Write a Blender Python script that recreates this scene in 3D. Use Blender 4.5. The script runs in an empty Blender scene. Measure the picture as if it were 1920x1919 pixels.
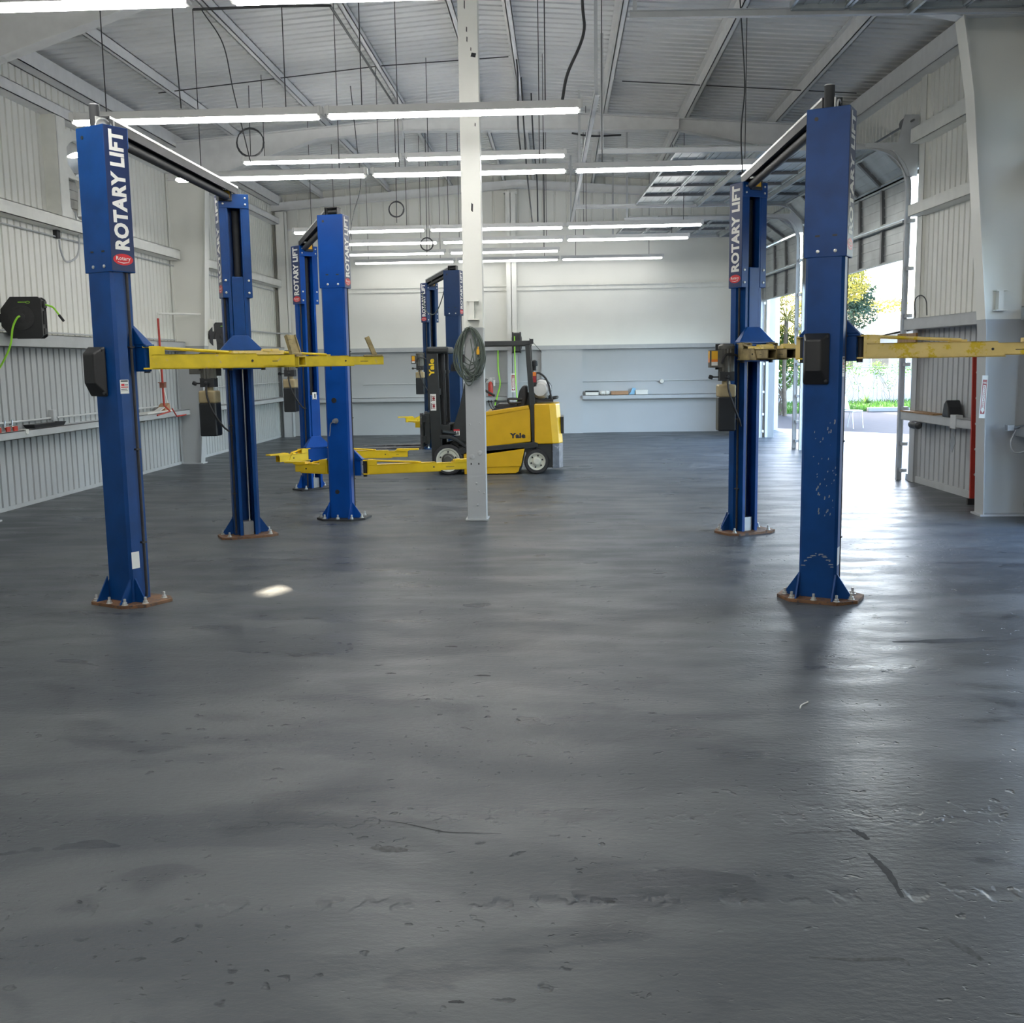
import bpy, bmesh, math, random
from mathutils import Matrix, Vector, Euler
random.seed(7)
S = bpy.context.scene
COL = S.collection
R = math.radians
# ------------------------------------------------------------------ camera, sky, sun, exposure
CAM_H = 1.75
f_px, pitch, yaw, roll = 2006.58, .138, .0458, .015
fw = Vector((-math.sin(yaw)*math.cos(pitch), math.cos(yaw)*math.cos(pitch), -math.sin(pitch)))
r0 = Vector((math.cos(yaw), math.sin(yaw), 0)); u0 = r0.cross(fw)
rt = r0*math.cos(roll) - u0*math.sin(roll); up = u0*math.cos(roll) + r0*math.sin(roll)
cam = bpy.data.cameras.new('camera'); co = bpy.data.objects.new('camera', cam); COL.objects.link(co)
cam.sensor_fit = 'HORIZONTAL'; cam.sensor_width = 36; cam.lens = f_px/1920*36
cam.clip_start = .05; cam.clip_end = 500
m = Matrix((rt, up, -fw)).transposed().to_4x4(); m.translation = (0, 0, CAM_H); co.matrix_world = m
S.camera = co
S.view_settings.view_transform = 'Standard'; S.view_settings.look = 'None'
S.view_settings.exposure = 0; S.view_settings.gamma = 1; S.view_settings.use_curve_mapping = False
SUN_DIR = Vector((4.784, -7.736, -4.85)).normalized()           # where the sunlight travels
world = bpy.data.worlds.new('sky'); S.world = world; world.use_nodes = True
nt = world.node_tree; nt.nodes.clear()
sky = nt.nodes.new('ShaderNodeTexSky'); sky.sky_type = 'NISHITA'; sky.sun_disc = False
sky.sun_elevation = math.asin(-SUN_DIR.z); sky.sun_rotation = math.atan2(-SUN_DIR.x, -SUN_DIR.y)
sky.dust_density = 3.0; sky.air_density = 1.0; sky.ozone_density = 1.0
bg = nt.nodes.new('ShaderNodeBackground'); bg.inputs['Strength'].default_value = 3.2
wo = nt.nodes.new('ShaderNodeOutputWorld')
nt.links.new(sky.outputs[0], bg.inputs['Color']); nt.links.new(bg.outputs[0], wo.inputs['Surface'])
sl = bpy.data.lights.new('sun', 'SUN'); sl.energy = 40; sl.angle = R(.7); sl.color = (1, .88, .68)
so = bpy.data.objects.new('sun', sl); COL.objects.link(so)
so.rotation_euler = SUN_DIR.to_track_quat('-Z', 'Y').to_euler(); so.location = (-20, 30, 20)
TUBE_POWER = 45.0                                             # emission of the strip light tubes

# ------------------------------------------------------------------ materials
def nodes(name):
    mt = bpy.data.materials.new(name); mt.use_nodes = True
    n = mt.node_tree
    return mt, n, n.nodes['Principled BSDF']
def mat(name, c, rough=.5, metal=0, var=.12, scale=6, c2=None, thr=None, bump=0, spec=.5, stretch=None):
    """paint with a procedural variation; c2/thr adds worn patches of a second colour"""
    mt, n, b = nodes(name)
    L = n.links.new
    tc = n.nodes.new('ShaderNodeTexCoord'); src = tc.outputs['Object']
    if stretch:
        mp = n.nodes.new('ShaderNodeMapping'); mp.inputs['Scale'].default_value = stretch; L(src, mp.inputs['Vector']); src = mp.outputs[0]
    no = n.nodes.new('ShaderNodeTexNoise'); no.inputs['Scale'].default_value = scale; no.inputs['Detail'].default_value = 5
    L(src, no.inputs['Vector'])
    rp = n.nodes.new('ShaderNodeValToRGB'); e = rp.color_ramp.elements
    e[0].position = .3; e[1].position = .7
    e[0].color = (*[x*(1-var) for x in c], 1); e[1].color = (*[min(1, x*(1+var)) for x in c], 1)
    L(no.outputs['Fac'], rp.inputs['Fac']); out = rp.outputs['Color']
    if c2:
        n2 = n.nodes.new('ShaderNodeTexNoise'); n2.inputs['Scale'].default_value = scale*1.7; n2.inputs['Detail'].default_value = 8; n2.inputs['Roughness'].default_value = .7
        L(src, n2.inputs['Vector'])
        r2 = n.nodes.new('ShaderNodeValToRGB'); r2.color_ramp.elements[0].position = thr; r2.color_ramp.elements[1].position = thr+.05
        L(n2.outputs['Fac'], r2.inputs['Fac'])
        mx = n.nodes.new('ShaderNodeMix'); mx.data_type = 'RGBA'; L(r2.outputs['Color'], mx.inputs[0]); L(out, mx.inputs[6]); mx.inputs[7].default_value = (*c2, 1)
        out = mx.outputs[2]
    L(out, b.inputs['Base Color'])
    b.inputs['Roughness'].default_value = rough; b.inputs['Metallic'].default_value = metal
    b.inputs['Specular IOR Level'].default_value = spec
    if bump:
        bp = n.nodes.new('ShaderNodeBump'); bp.inputs['Strength'].default_value = bump; bp.inputs['Distance'].default_value = .01
        L(no.outputs['Fac'], bp.inputs['Height']); L(bp.outputs[0], b.inputs['Normal'])
    return mt
def emit(name, c, s):
    mt, n, b = nodes(name)
    b.inputs['Base Color'].default_value = (*c, 1); b.inputs['Emission Color'].default_value = (*c, 1); b.inputs['Emission Strength'].default_value = s
    return mt

def two_tone(name, low, high, z):
    """the same wall painted grey up to height z and white above"""
    mt, n, b = nodes(name); L = n.links.new
    g = n.nodes.new('ShaderNodeNewGeometry'); sp = n.nodes.new('ShaderNodeSeparateXYZ'); L(g.outputs['Position'], sp.inputs[0])
    ma = n.nodes.new('ShaderNodeMath'); ma.operation = 'GREATER_THAN'; ma.inputs[1].default_value = z; L(sp.outputs['Z'], ma.inputs[0])
    no = n.nodes.new('ShaderNodeTexNoise'); no.inputs['Scale'].default_value = 1.3; no.inputs['Detail'].default_value = 4; L(g.outputs['Position'], no.inputs['Vector'])
    mr = n.nodes.new('ShaderNodeMapRange'); mr.inputs['To Min'].default_value = .92; mr.inputs['To Max'].default_value = 1.05; L(no.outputs['Fac'], mr.inputs['Value'])
    mx = n.nodes.new('ShaderNodeMix'); mx.data_type = 'RGBA'; L(ma.outputs[0], mx.inputs[0]); mx.inputs[6].default_value = (*low, 1); mx.inputs[7].default_value = (*high, 1)
    vm = n.nodes.new('ShaderNodeVectorMath'); vm.operation = 'SCALE'; L(mx.outputs[2], vm.inputs[0]); L(mr.outputs[0], vm.inputs['Scale'])
    L(vm.outputs[0], b.inputs['Base Color']); b.inputs['Roughness'].default_value = .45
    return mt
WHITE = (.86, .86, .80); GREY = (.46, .48, .49)
M = {}
M['wall'] = two_tone('wall_paint', GREY, WHITE, 2.14)
M['white'] = mat('white_paint', WHITE, .45, var=.04)
M['grey'] = mat('grey_paint', GREY, .45, var=.05)
M['ceil'] = mat('ceiling_paint', (.82, .83, .82), .42, var=.06, scale=1.5)
M['beam'] = mat('beam_paint', (.82, .825, .82), .45, var=.05)
M['blue'] = mat('lift_blue', (.002, .048, .20), .38, var=.16, scale=5, c2=(.02, .03, .05), thr=.72, spec=.32)
M['blue2'] = mat('bright_blue', (.001, .060, .31), .36, var=.14, scale=4, c2=(.01, .03, .10), thr=.70, spec=.25)
M['navy'] = mat('navy_blue', (.002, .032, .115), .38, var=.1, scale=4)
M['label_navy'] = mat('label_navy', (.012, .028, .10), .35, var=.05)
M['yellow'] = mat('arm_yellow', (.80, .55, .012), .4, var=.06, scale=8, c2=(.45, .30, .02), thr=.70)
M['dirty'] = mat('worn_yellow', (.62, .47, .012), .5, var=.15, scale=9, c2=(.48, .36, .15), thr=.60)
M['dusty'] = mat('dusty_yellow', (.78, .60, .22), .55, var=.12, scale=5, c2=(.70, .50, .015), thr=.53)
M['grime'] = mat('grimy_tan', (.28, .22, .10), .6, var=.35, scale=14, c2=(.09, .05, .03), thr=.6)
M['rust'] = mat('rusty_plate', (.17, .085, .04), .7, var=.4, scale=14, c2=(.06, .05, .05), thr=.55)
M['dark'] = mat('dark_steel', (.035, .037, .04), .6, 0, var=.2, spec=.3)
M['black'] = mat('black_plastic', (.018, .019, .021), .42, var=.15)
M['rubber'] = mat('rubber', (.03, .03, .032), .62, var=.2, scale=20)
M['chrome'] = mat('chrome', (.75, .75, .74), .16, 1, var=.05)
M['bolt'] = mat('zinc_bolt', (.62, .64, .62), .35, .6, var=.1)
M['steel'] = mat('plain_steel', (.36, .37, .38), .38, .6, var=.15)
M['motor'] = mat('motor_grey', (.10, .10, .09), .5, .3, var=.25, scale=10)
M['tan'] = mat('tan_tank', (.36, .29, .16), .5, var=.15)
M['tankblack'] = mat('oil_filled_tank', (.016, .019, .022), .33, var=.1)
M['letter'] = mat('letter_white', (.80, .80, .76), .45, var=.03)
M['mark'] = mat('marking_yellow', (.85, .60, .01), .4, var=.03)
M['red'] = mat('label_red', (.62, .02, .03), .4, var=.06)
M['amber'] = mat('amber_label', (.80, .42, .01), .45, var=.05)
M['fyellow'] = mat('truck_yellow', (.72, .42, .010), .26, var=.06, scale=4, c2=(.50, .30, .03), thr=.68)
M['fblack'] = mat('truck_black', (.022, .026, .027), .38, var=.15, scale=8)
M['cream'] = mat('cream_rim', (.66, .66, .56), .45, var=.05, scale=14, c2=(.3, .29, .24), thr=.68)
M['vinyl'] = mat('black_vinyl', (.02, .02, .022), .4, var=.15, scale=20, bump=.2)
M['scuffed'] = mat('scuffed_grey', (.11, .11, .12), .35, .5, var=.35, scale=7, c2=(.28, .27, .28), thr=.58)
M['alu'] = mat('aluminium', (.62, .62, .60), .35, .4, var=.12)
M['lime'] = mat('lime_hose', (.38, .85, .06), .4, var=.05)
M['cordgreen'] = mat('dark_green_cord', (.10, .125, .105), .5, var=.2)
M['cable'] = mat('dark_cable', (.05, .052, .055), .5, var=.15)
M['conduit'] = mat('painted_conduit', (.52, .54, .55), .45, var=.05)
M['redpaint'] = mat('red_paint', (.48, .04, .025), .4, var=.1)
M['copper'] = mat('copper_pipe', (.32, .12, .08), .4, .6, var=.2)
M['wood'] = mat('plywood', (.30, .17, .07), .6, var=.3, scale=3, stretch=(1, 8, 1))
M['door'] = mat('galvanised_door', (.42, .45, .45), .34, .35, var=.14, scale=4)
M['stile'] = mat('door_stile', (.16, .165, .17), .4, .3, var=.15)
M['cardboard'] = mat('cardboard', (.42, .24, .13), .7, var=.1)
M['pale'] = mat('pale_card', (.75, .74, .68), .6, var=.05)
M['skyblue'] = mat('pale_blue_cloth', (.25, .5, .7), .6, var=.1)
M['asphalt'] = mat('asphalt', (.030, .031, .038), .85, var=.25, scale=3, stretch=(1, 4, 1), c2=(.02, .02, .026), thr=.6, spec=.2)
M['concrete'] = mat('concrete_apron', (.25, .245, .24), .7, var=.1, scale=1.2, c2=(.17, .17, .18), thr=.56)
M['stucco'] = mat('white_stucco', (.36, .345, .33), .8, var=.06)
M['shingle'] = mat('pale_roof', (.40, .36, .29), .8, var=.08)
M['fascia'] = mat('roof_fascia', (.42, .33, .24), .6, var=.1)
M['grass'] = mat('grass_blades', (.05, .13, .02), .7, var=.5, scale=5)
M['leafy'] = mat('yellow_green_leaf', (.26, .24, .045), .5, var=.4, scale=3)
M['leafg'] = mat('mid_green_leaf', (.10, .19, .04), .55, var=.45, scale=3)
M['conifer'] = mat('blue_green_needles', (.045, .085, .055), .6, var=.4, scale=3)
for k_ in ('leafy', 'leafg', 'conifer', 'grass'):
    n_ = M[k_].node_tree; b_ = n_.nodes['Principled BSDF']; o_ = n_.nodes['Material Output']
    t_ = n_.nodes.new('ShaderNodeBsdfTranslucent'); x_ = n_.nodes.new('ShaderNodeMixShader'); x_.inputs[0].default_value = .45
    n_.links.new(b_.inputs['Base Color'].links[0].from_socket, t_.inputs['Color'])
    n_.links.new(b_.outputs[0], x_.inputs[1]); n_.links.new(t_.outputs[0], x_.inputs[2]); n_.links.new(x_.outputs[0], o_.inputs['Surface'])
M['bark'] = mat('bark', (.11, .085, .06), .8, var=.3)
M['chairw'] = mat('white_vinyl', (.42, .41, .42), .5, var=.03)
M['windowdark'] = mat('dim_pane', (.16, .13, .10), .2, var=.2)
M['wire'] = mat('galvanised_wire', (.45, .46, .46), .4, .5, var=.1)
M['tube'] = emit('lit_tube', (1, .985, .945), TUBE_POWER)
M['tube_dim'] = emit('dimmer_lit_tube', (1, .985, .945), TUBE_POWER*.28)  # emission lowered for the last rows so the back wall does not blow out
M['tube_mid'] = emit('softer_lit_tube', (1, .985, .945), TUBE_POWER*.6)
M['hood'] = mat('white_enamel', (.78, .78, .76), .35, var=.02)
M['orange'] = mat('orange_lens', (.80, .22, .02), .3, var=.05)
M['redlens'] = mat('red_lens', (.30, .012, .02), .3, var=.1)

def floor_material():
    mt, n, b = nodes('painted_concrete'); L = n.links.new; N = n.nodes.new
    g = N('ShaderNodeNewGeometry'); pos = g.outputs['Position']
    sp = N('ShaderNodeSeparateXYZ'); L(pos, sp.inputs[0])
    def noise(scale, detail, stretch=None, rough=.5, dist=0):
        v = pos
        if stretch:
            mp = N('ShaderNodeMapping'); mp.inputs['Scale'].default_value = stretch; L(pos, mp.inputs['Vector']); v = mp.outputs[0]
        t = N('ShaderNodeTexNoise'); t.inputs['Scale'].default_value = scale; t.inputs['Detail'].default_value = detail
        t.inputs['Roughness'].default_value = rough; t.inputs['Distortion'].default_value = dist; L(v, t.inputs['Vector']); return t.outputs['Fac']
    def ramp(fac, a, bb, ca=0., cb=1.):
        m_ = N('ShaderNodeMapRange'); m_.inputs['From Min'].default_value = a; m_.inputs['From Max'].default_value = bb
        m_.inputs['To Min'].default_value = ca; m_.inputs['To Max'].default_value = cb; m_.interpolation_type = 'SMOOTHSTEP'; L(fac, m_.inputs['Value']); return m_.outputs[0]
    def math_(op, a, bb):
        m_ = N('ShaderNodeMath'); m_.operation = op
        for i, x in enumerate((a, bb)):
            if isinstance(x, (int, float)): m_.inputs[i].default_value = x
            else: L(x, m_.inputs[i])
        return m_.outputs[0]
    def mix(fac, a, bb):
        m_ = N('ShaderNodeMix'); m_.data_type = 'RGBA'; L(fac, m_.inputs[0])
        for i, x in ((6, a), (7, bb)):
            if isinstance(x, tuple): m_.inputs[i].default_value = (*x, 1)
            else: L(x, m_.inputs[i])
        return m_.outputs[2]
    vor = N('ShaderNodeTexVoronoi'); vor.inputs['Scale'].default_value = 7; vor.inputs['Randomness'].default_value = 1
    wob = N('ShaderNodeTexNoise'); wob.inputs['Scale'].default_value = 9; wob.inputs['Detail'].default_value = 3; L(pos, wob.inputs['Vector'])
    wv = N('ShaderNodeVectorMath'); wv.operation = 'SCALE'; wv.inputs['Scale'].default_value = .16; L(wob.outputs['Color'], wv.inputs[0])
    av = N('ShaderNodeVectorMath'); av.operation = 'ADD'; L(pos, av.inputs[0]); L(wv.outputs[0], av.inputs[1])
    mp = N('ShaderNodeMapping'); mp.inputs['Scale'].default_value = (1, 1.5, 1); L(av.outputs[0], mp.inputs['Vector']); L(mp.outputs[0], vor.inputs['Vector'])
    vr2 = N('ShaderNodeTexVoronoi'); vr2.inputs['Scale'].default_value = 17; L(mp.outputs[0], vr2.inputs['Vector'])
    pit = math_('MULTIPLY', ramp(vor.outputs['Distance'], .05, .16, 1, 0), ramp(noise(1.3, 2), .42, .56))
    pit = math_('MINIMUM', math_('ADD', pit, math_('MULTIPLY', math_('MULTIPLY', ramp(vr2.outputs['Distance'], .06, .20, 1, 0), ramp(noise(2.1, 2), .50, .60)), .6)), 1)
    patch = ramp(noise(.8, 4, (.6, 1.5, 1), .55, .5), .46, .58)            # worn, paler patches
    streak = ramp(noise(1.1, 4, (.35, 2.6, 1), .6, .3),   .47, .60)
    blot = ramp(noise(1.6, 3, (.8, 1.5, 1), .5, .8), .57, .63)            # dark damp blots
    far = ramp(sp.outputs['Y'], 8, 13)
    c = mix(patch, (.076, .084, .093), (.090, .099, .106))
    c = mix(math_('MULTIPLY', streak, math_('MULTIPLY', far, .4)), c, (.10, .11, .116))
    c = mix(math_('MULTIPLY', blot, .62), c, (.045, .051, .060))
    # expansion joint across the right half of the slab
    jd = math_('ABSOLUTE', math_('SUBTRACT', sp.outputs['Y'], 12.28), 0)
    joint = math_('MULTIPLY', math_('LESS_THAN', jd, .02), ramp(sp.outputs['X'], -.4, .9))
    c = mix(math_('MULTIPLY', pit, .45), c, (.035, .04, .045))
    c = mix(joint, c, (.02, .022, .028))
    L(c, b.inputs['Base Color']); L(math_('ADD', math_('MULTIPLY', patch, .11), .08), b.inputs['Specular IOR Level'])
    rg = math_('ADD', ramp(noise(2.2, 4, (.6, 1.6, 1)), .35, .65, .24, .38), math_('MULTIPLY', patch, .06))
    rg = math_('ADD', rg, math_('MULTIPLY', blot, -.05))
    rg = math_('ADD', rg, .05); L(rg, b.inputs['Roughness'])
    # pits, trowel ripple and the row of chipped dents near the entrance
    dl = math_('ABSOLUTE', math_('SUBTRACT', math_('SUBTRACT', sp.outputs['Y'], math_('MULTIPLY', sp.outputs['X'], .05)), 3.30), 0)
    dent = math_('MULTIPLY', ramp(dl, .0, .07, 1, 0), ramp(noise(8, 3, (1, .6, 1)), .50, .60))
    dl2 = math_('ABSOLUTE', math_('SUBTRACT', math_('SUBTRACT', sp.outputs['Y'], math_('MULTIPLY', sp.outputs['X'], .03)), 3.95), 0)
    dent2 = math_('MULTIPLY', ramp(dl2, .0, .16, 1, 0), ramp(noise(10, 3), .53, .62))
    h = math_('ADD', math_('MULTIPLY', noise(1.2, 3, (.6, 1.4, 1)), .42), math_('MULTIPLY', noise(26, 5, (.8, 1.6, 1), .6), .24))
    h = math_('SUBTRACT', h, math_('MULTIPLY', pit, .55)); h = math_('SUBTRACT', h, math_('MULTIPLY', dent, .4)); h = math_('SUBTRACT', h, math_('MULTIPLY', dent2, .22))
    bp = N('ShaderNodeBump'); bp.inputs['Strength'].default_value = .75; bp.inputs['Distance'].default_value = .018
    L(h, bp.inputs['Height']); L(bp.outputs[0], b.inputs['Normal'])
    return mt
M['floor'] = floor_material()

# ------------------------------------------------------------------ mesh helpers
class MB:
    """collects shapes; build() links them as ONE mesh object"""
    def __init__(s, T=None): s.v = []; s.f = []; s.s = []; s.T = T or Matrix()
    def add(s, vs, fs, smooth=False, T=None):
        k = len(s.v); t = s.T @ T if T else s.T
        s.v += [t @ Vector(p) for p in vs]
        s.f += [tuple(i+k for i in f) for f in fs]; s.s += [smooth]*len(fs); return s
    def box(s, a, b, T=None):
        (x0, y0, z0), (x1, y1, z1) = a, b
        return s.add([(x0,y0,z0),(x1,y0,z0),(x1,y1,z0),(x0,y1,z0),(x0,y0,z1),(x1,y0,z1),(x1,y1,z1),(x0,y1,z1)],
                     [(0,3,2,1),(4,5,6,7),(0,1,5,4),(1,2,6,5),(2,3,7,6),(3,0,4,7)], T=T)
    def prism(s, poly, a, b, axis='z', T=None, smooth=False):
        n = len(poly)
        def P(p, h): return (p[0], p[1], h) if axis == 'z' else (p[0], h, p[1]) if axis == 'y' else (h, p[0], p[1])
        s.add([P(p, a) for p in poly] + [P(p, b) for p in poly], [], T=T)
        k = len(s.v) - 2*n
        fs = [tuple(k+i for i in range(n)), tuple(k+n+i for i in reversed(range(n)))]
        sd = [(k+i, k+(i+1) % n, k+n+(i+1) % n, k+n+i) for i in range(n)]
        s.f += fs + sd; s.s += [False, False] + [smooth]*n; return s
    def frustum(s, p0, p1, T=None):
        """joins two equal-length rings of points"""
        n = len(p0); return s.add(list(p0)+list(p1), [tuple(range(n)), tuple(reversed(range(n, 2*n)))] + [(i, (i+1) % n, n+(i+1) % n, n+i) for i in range(n)], T=T)
    def tube(s, pts, r, seg=8, T=None, closed=False, caps=True):
        pts = [Vector(p) for p in pts]; n = len(pts); vs = []; fs = []
        for i, p in enumerate(pts):
            if closed: d = pts[(i+1) % n]-pts[i-1]
            else: d = pts[min(i+1, n-1)]-pts[max(i-1, 0)]
            d.normalize()
            if i == 0:
                a = d.orthogonal().normalized()
            else:
                a = (a - d*a.dot(d)); a = a.normalized() if a.length > 1e-6 else d.orthogonal().normalized()
            b = d.cross(a); rr = r[i] if isinstance(r, (list, tuple)) else r
            vs += [p + (a*math.cos(2*math.pi*k/seg) + b*math.sin(2*math.pi*k/seg))*rr for k in range(seg)]
        for i in range(n if closed else n-1):
            j = (i+1) % n
            for k in range(seg):
                l = (k+1) % seg; fs.append((i*seg+k, i*seg+l, j*seg+l, j*seg+k))
        s.add(vs, fs, True, T)
        if caps and not closed: s.add(vs[:seg], [tuple(reversed(range(seg)))], T=T); s.add(vs[-seg:], [tuple(range(seg))], T=T)
        return s
    def cyl(s, p, q, r, seg=16, T=None): return s.tube([p, q], r, seg, T)
    def lathe(s, prof, p=(0,0,0), d=(0,0,1), seg=24, T=None, caps=True):
        """prof = [(radius, height)] turned about the axis through p along d"""
        d = Vector(d).normalized(); p = Vector(p); a = d.orthogonal().normalized(); b = d.cross(a); vs = []; fs = []
        for r_, h in prof: vs += [p + d*h + (a*math.cos(2*math.pi*k/seg)+b*math.sin(2*math.pi*k/seg))*max(r_, 1e-4) for k in range(seg)]
        for i in range(len(prof)-1):
            for k in range(seg):
                l = (k+1) % seg; fs.append((i*seg+k, i*seg+l, (i+1)*seg+l, (i+1)*seg+k))
        s.add(vs, fs, True, T)
        if caps: s.add(vs[:seg], [tuple(reversed(range(seg)))], T=T); s.add(vs[-seg:], [tuple(range(seg))], T=T)
        return s
    def build(s, name, mt, parent=None, bevel=0, seg=2, sharp=35):
        me = bpy.data.meshes.new(name); o_ = parent.matrix_world.translation if parent else Vector()
        org = Vector(PW.get(parent.name, (0,0,0))) if parent else Vector()
        me.from_pydata([v-org for v in s.v], [], s.f); me.update()
        bm = bmesh.new(); bm.from_mesh(me); bmesh.ops.recalc_face_normals(bm, faces=bm.faces); bm.to_mesh(me); bm.free()
        for p, sm in zip(me.polygons, s.s): p.use_smooth = sm
        if any(s.s): me.set_sharp_from_angle(angle=R(sharp))
        me.materials.append(M[mt] if isinstance(mt, str) else mt)
        ob = bpy.data.objects.new(name, me); COL.objects.link(ob)
        if parent: ob.parent = parent; PW[ob.name] = tuple(org)
        if bevel:
            bv = ob.modifiers.new('bevel', 'BEVEL'); bv.width = bevel; bv.segments = seg; bv.limit_method = 'ANGLE'; bv.angle_limit = R(40)
        return ob
def build_each(mb, name, mt, parent, bevel=0):
    """one object per separate piece collected in mb"""
    pr = list(range(len(mb.v)))
    def find(i):
        while pr[i] != i: pr[i] = pr[pr[i]]; i = pr[i]
        return i
    key = {}
    for i, v in enumerate(mb.v):
        k = (round(v.x, 5), round(v.y, 5), round(v.z, 5))
        if k in key: pr[find(i)] = find(key[k])
        else: key[k] = i
    for f in mb.f:
        for i in f[1:]: pr[find(i)] = find(f[0])
    groups = {}
    for f, sm in zip(mb.f, mb.s): groups.setdefault(find(f[0]), []).append((f, sm))
    out = []
    for g in groups.values():
        ids = sorted({i for f, _ in g for i in f}); mp = {i: k for k, i in enumerate(ids)}
        q = MB(); q.v = [mb.v[i] for i in ids]; q.f = [tuple(mp[i] for i in f) for f, _ in g]; q.s = [sm for _, sm in g]
        out.append(q.build(name, mt, parent, bevel))
    return out
PW = {}                                   # world position of every parent (no rotation or scale on parents)
def tag(o, label, cat, group=None, kind=None):
    o['label'] = label; o['category'] = cat
    if group: o['group'] = group
    if kind: o['kind'] = kind
    return o
def thing(name, label, cat, loc, group=None):
    o = bpy.data.objects.new(name, None); COL.objects.link(o); o.location = loc; o.empty_display_size = .2
    PW[o.name] = tuple(loc); return tag(o, label, cat, group)
def struct(mb, name, mt, bevel=0):
    o = mb.build(name, mt, bevel=bevel); o['kind'] = 'structure'; PW[o.name] = (0, 0, 0); return o
TXT = {}
def text(s, width, height, T, name, mt, parent, bold=.02):
    """raised lettering: text runs along local x, letters stand along local y, faces local z; fitted to width x height, centred"""
    key = (s, bold)
    if key not in TXT:
        cu = bpy.data.curves.new('letters', 'FONT'); cu.body = s; cu.size = 1; cu.offset = bold; cu.resolution_u = 3; cu.space_character = 1.06; cu.align_x = 'CENTER'
        ob = bpy.data.objects.new('letters', cu); COL.objects.link(ob); bpy.context.view_layer.update()
        me = bpy.data.meshes.new_from_object(ob.evaluated_get(bpy.context.evaluated_depsgraph_get()))
        vs = [v.co.copy() for v in me.vertices]; fs = [tuple(p.vertices) for p in me.polygons]
        bpy.data.objects.remove(ob); bpy.data.curves.remove(cu); bpy.data.meshes.remove(me)
        TXT[key] = (vs, fs)
    vs, fs = TXT[key]
    x0, x1 = min(v.x for v in vs), max(v.x for v in vs); y0, y1 = min(v.y for v in vs), max(v.y for v in vs)
    sx, sy = width/(x1-x0), height/(y1-y0)
    mb = MB(T); mb.add([((v.x-(x0+x1)/2)*sx, (v.y-(y0+y1)/2)*sy, .0015) for v in vs], fs)
    return mb.build(name, mt, parent)
def Tr(x, y, z): return Matrix.Translation((x, y, z))
def Rz(a): return Matrix.Rotation(R(a), 4, 'Z')
def axes(o, x, y, z):
    mm = Matrix((Vector(x), Vector(y), Vector(z))).transposed().to_4x4(); mm.translation = o; return mm
def arc(c, r, a0, a1, n, plane='xz'):
    out = []
    for i in range(n+1):
        a = R(a0+(a1-a0)*i/n); p = (r*math.cos(a), r*math.sin(a))
        out.append((c[0]+p[0], c[1], c[2]+p[1]) if plane == 'xz' else (c[0], c[1]+p[0], c[2]+p[1]) if plane == 'yz' else (c[0]+p[0], c[1]+p[1], c[2]))
    return out
def curve(pts, n=8):
    """Catmull-Rom through points"""
    P = [Vector(p) for p in pts]; P = [P[0]*2-P[1]] + P + [P[-1]*2-P[-2]]; out = []
    for i in range(1, len(P)-2):
        for k in range(n):
            t = k/n; a, b, c, d = P[i-1], P[i], P[i+1], P[i+2]
            out.append(.5*((2*b)+(c-a)*t+(2*a-5*b+4*c-d)*t*t+(3*b-a-3*c+d)*t**3))
    return out + [P[-2]]

# ------------------------------------------------------------------ the shell
XL, YB, YF = -6.95, 26.8, -7.0                # left wall, back wall, wall behind the camera
RIDGE_X, RIDGE_Z, SLOPE = -1.0, 6.32, .072
def ceil_z(x): return RIDGE_Z - SLOPE*abs(x-RIDGE_X)
RT = Tr(5.1, 13, 0) @ Rz(2.405)               # frame of the right wall: -x into the room, y along the wall
def rw(u, y, z): return RT @ Vector((u, y-13, z))
def XR(y): return 5.1-.042*(y-13)

struct(MB().box((XL-.3, YF-.3, -.3), (5.35, YB+.3, 0)), 'floor', 'floor')
FLOOR = bpy.data.objects['floor']

def ribs(a, b, pitch_, depth, groove):
    """profile of a ribbed sheet along one axis: flats with narrow grooves set back by depth"""
    out = []; t = a
    while t < b:
        out += [(t, 0), (min(t+pitch_-groove, b), 0)]
        if t+pitch_ < b: out += [(t+pitch_-groove*.8, depth), (t+pitch_-groove*.2, depth)]
        t += pitch_
    return out
def ribbed_left(y0, y1, z0, z1):
    p = ribs(y0, y1, .165, -.032, .045); n = len(p)
    return MB().add([(XL+d, y, z0) for y, d in p]+[(XL+d, y, z1) for y, d in p], [(i, i+1, n+i+1, n+i) for i in range(n-1)])
FAN_Y, FAN_Z, FAN_R = 15.75, 4.45, .56        # opening of the exhaust fan in the left wall
# a heavy outer skin keeps daylight out, with a lens-shaped gap behind the fan
def outer_left():
    b = MB()
    b.box((XL-.12, YF, -.2), (XL-.06, FAN_Y-.6, 6.1)); b.box((XL-.12, FAN_Y+.6, -.2), (XL-.06, YB+.3, 6.1))
    b.box((XL-.12, FAN_Y-.6, -.2), (XL-.06, FAN_Y+.6, FAN_Z-.6)); b.box((XL-.12, FAN_Y-.6, FAN_Z+.6), (XL-.06, FAN_Y+.6, 6.1))
    return b
struct(outer_left(), 'wall_left_cladding', 'wall')
mb = MB()
for y0, y1, z0, z1 in ((YF, FAN_Y-.6, 0, 5.95), (FAN_Y+.6, YB, 0, 5.95), (FAN_Y-.6, FAN_Y+.6, 0, FAN_Z-.6), (FAN_Y-.6, FAN_Y+.6, FAN_Z+.6, 5.95)):
    q = ribbed_left(y0, y1, z0, z1); mb.add(q.v, q.f)
struct(mb, 'wall_left', 'wall')

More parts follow.
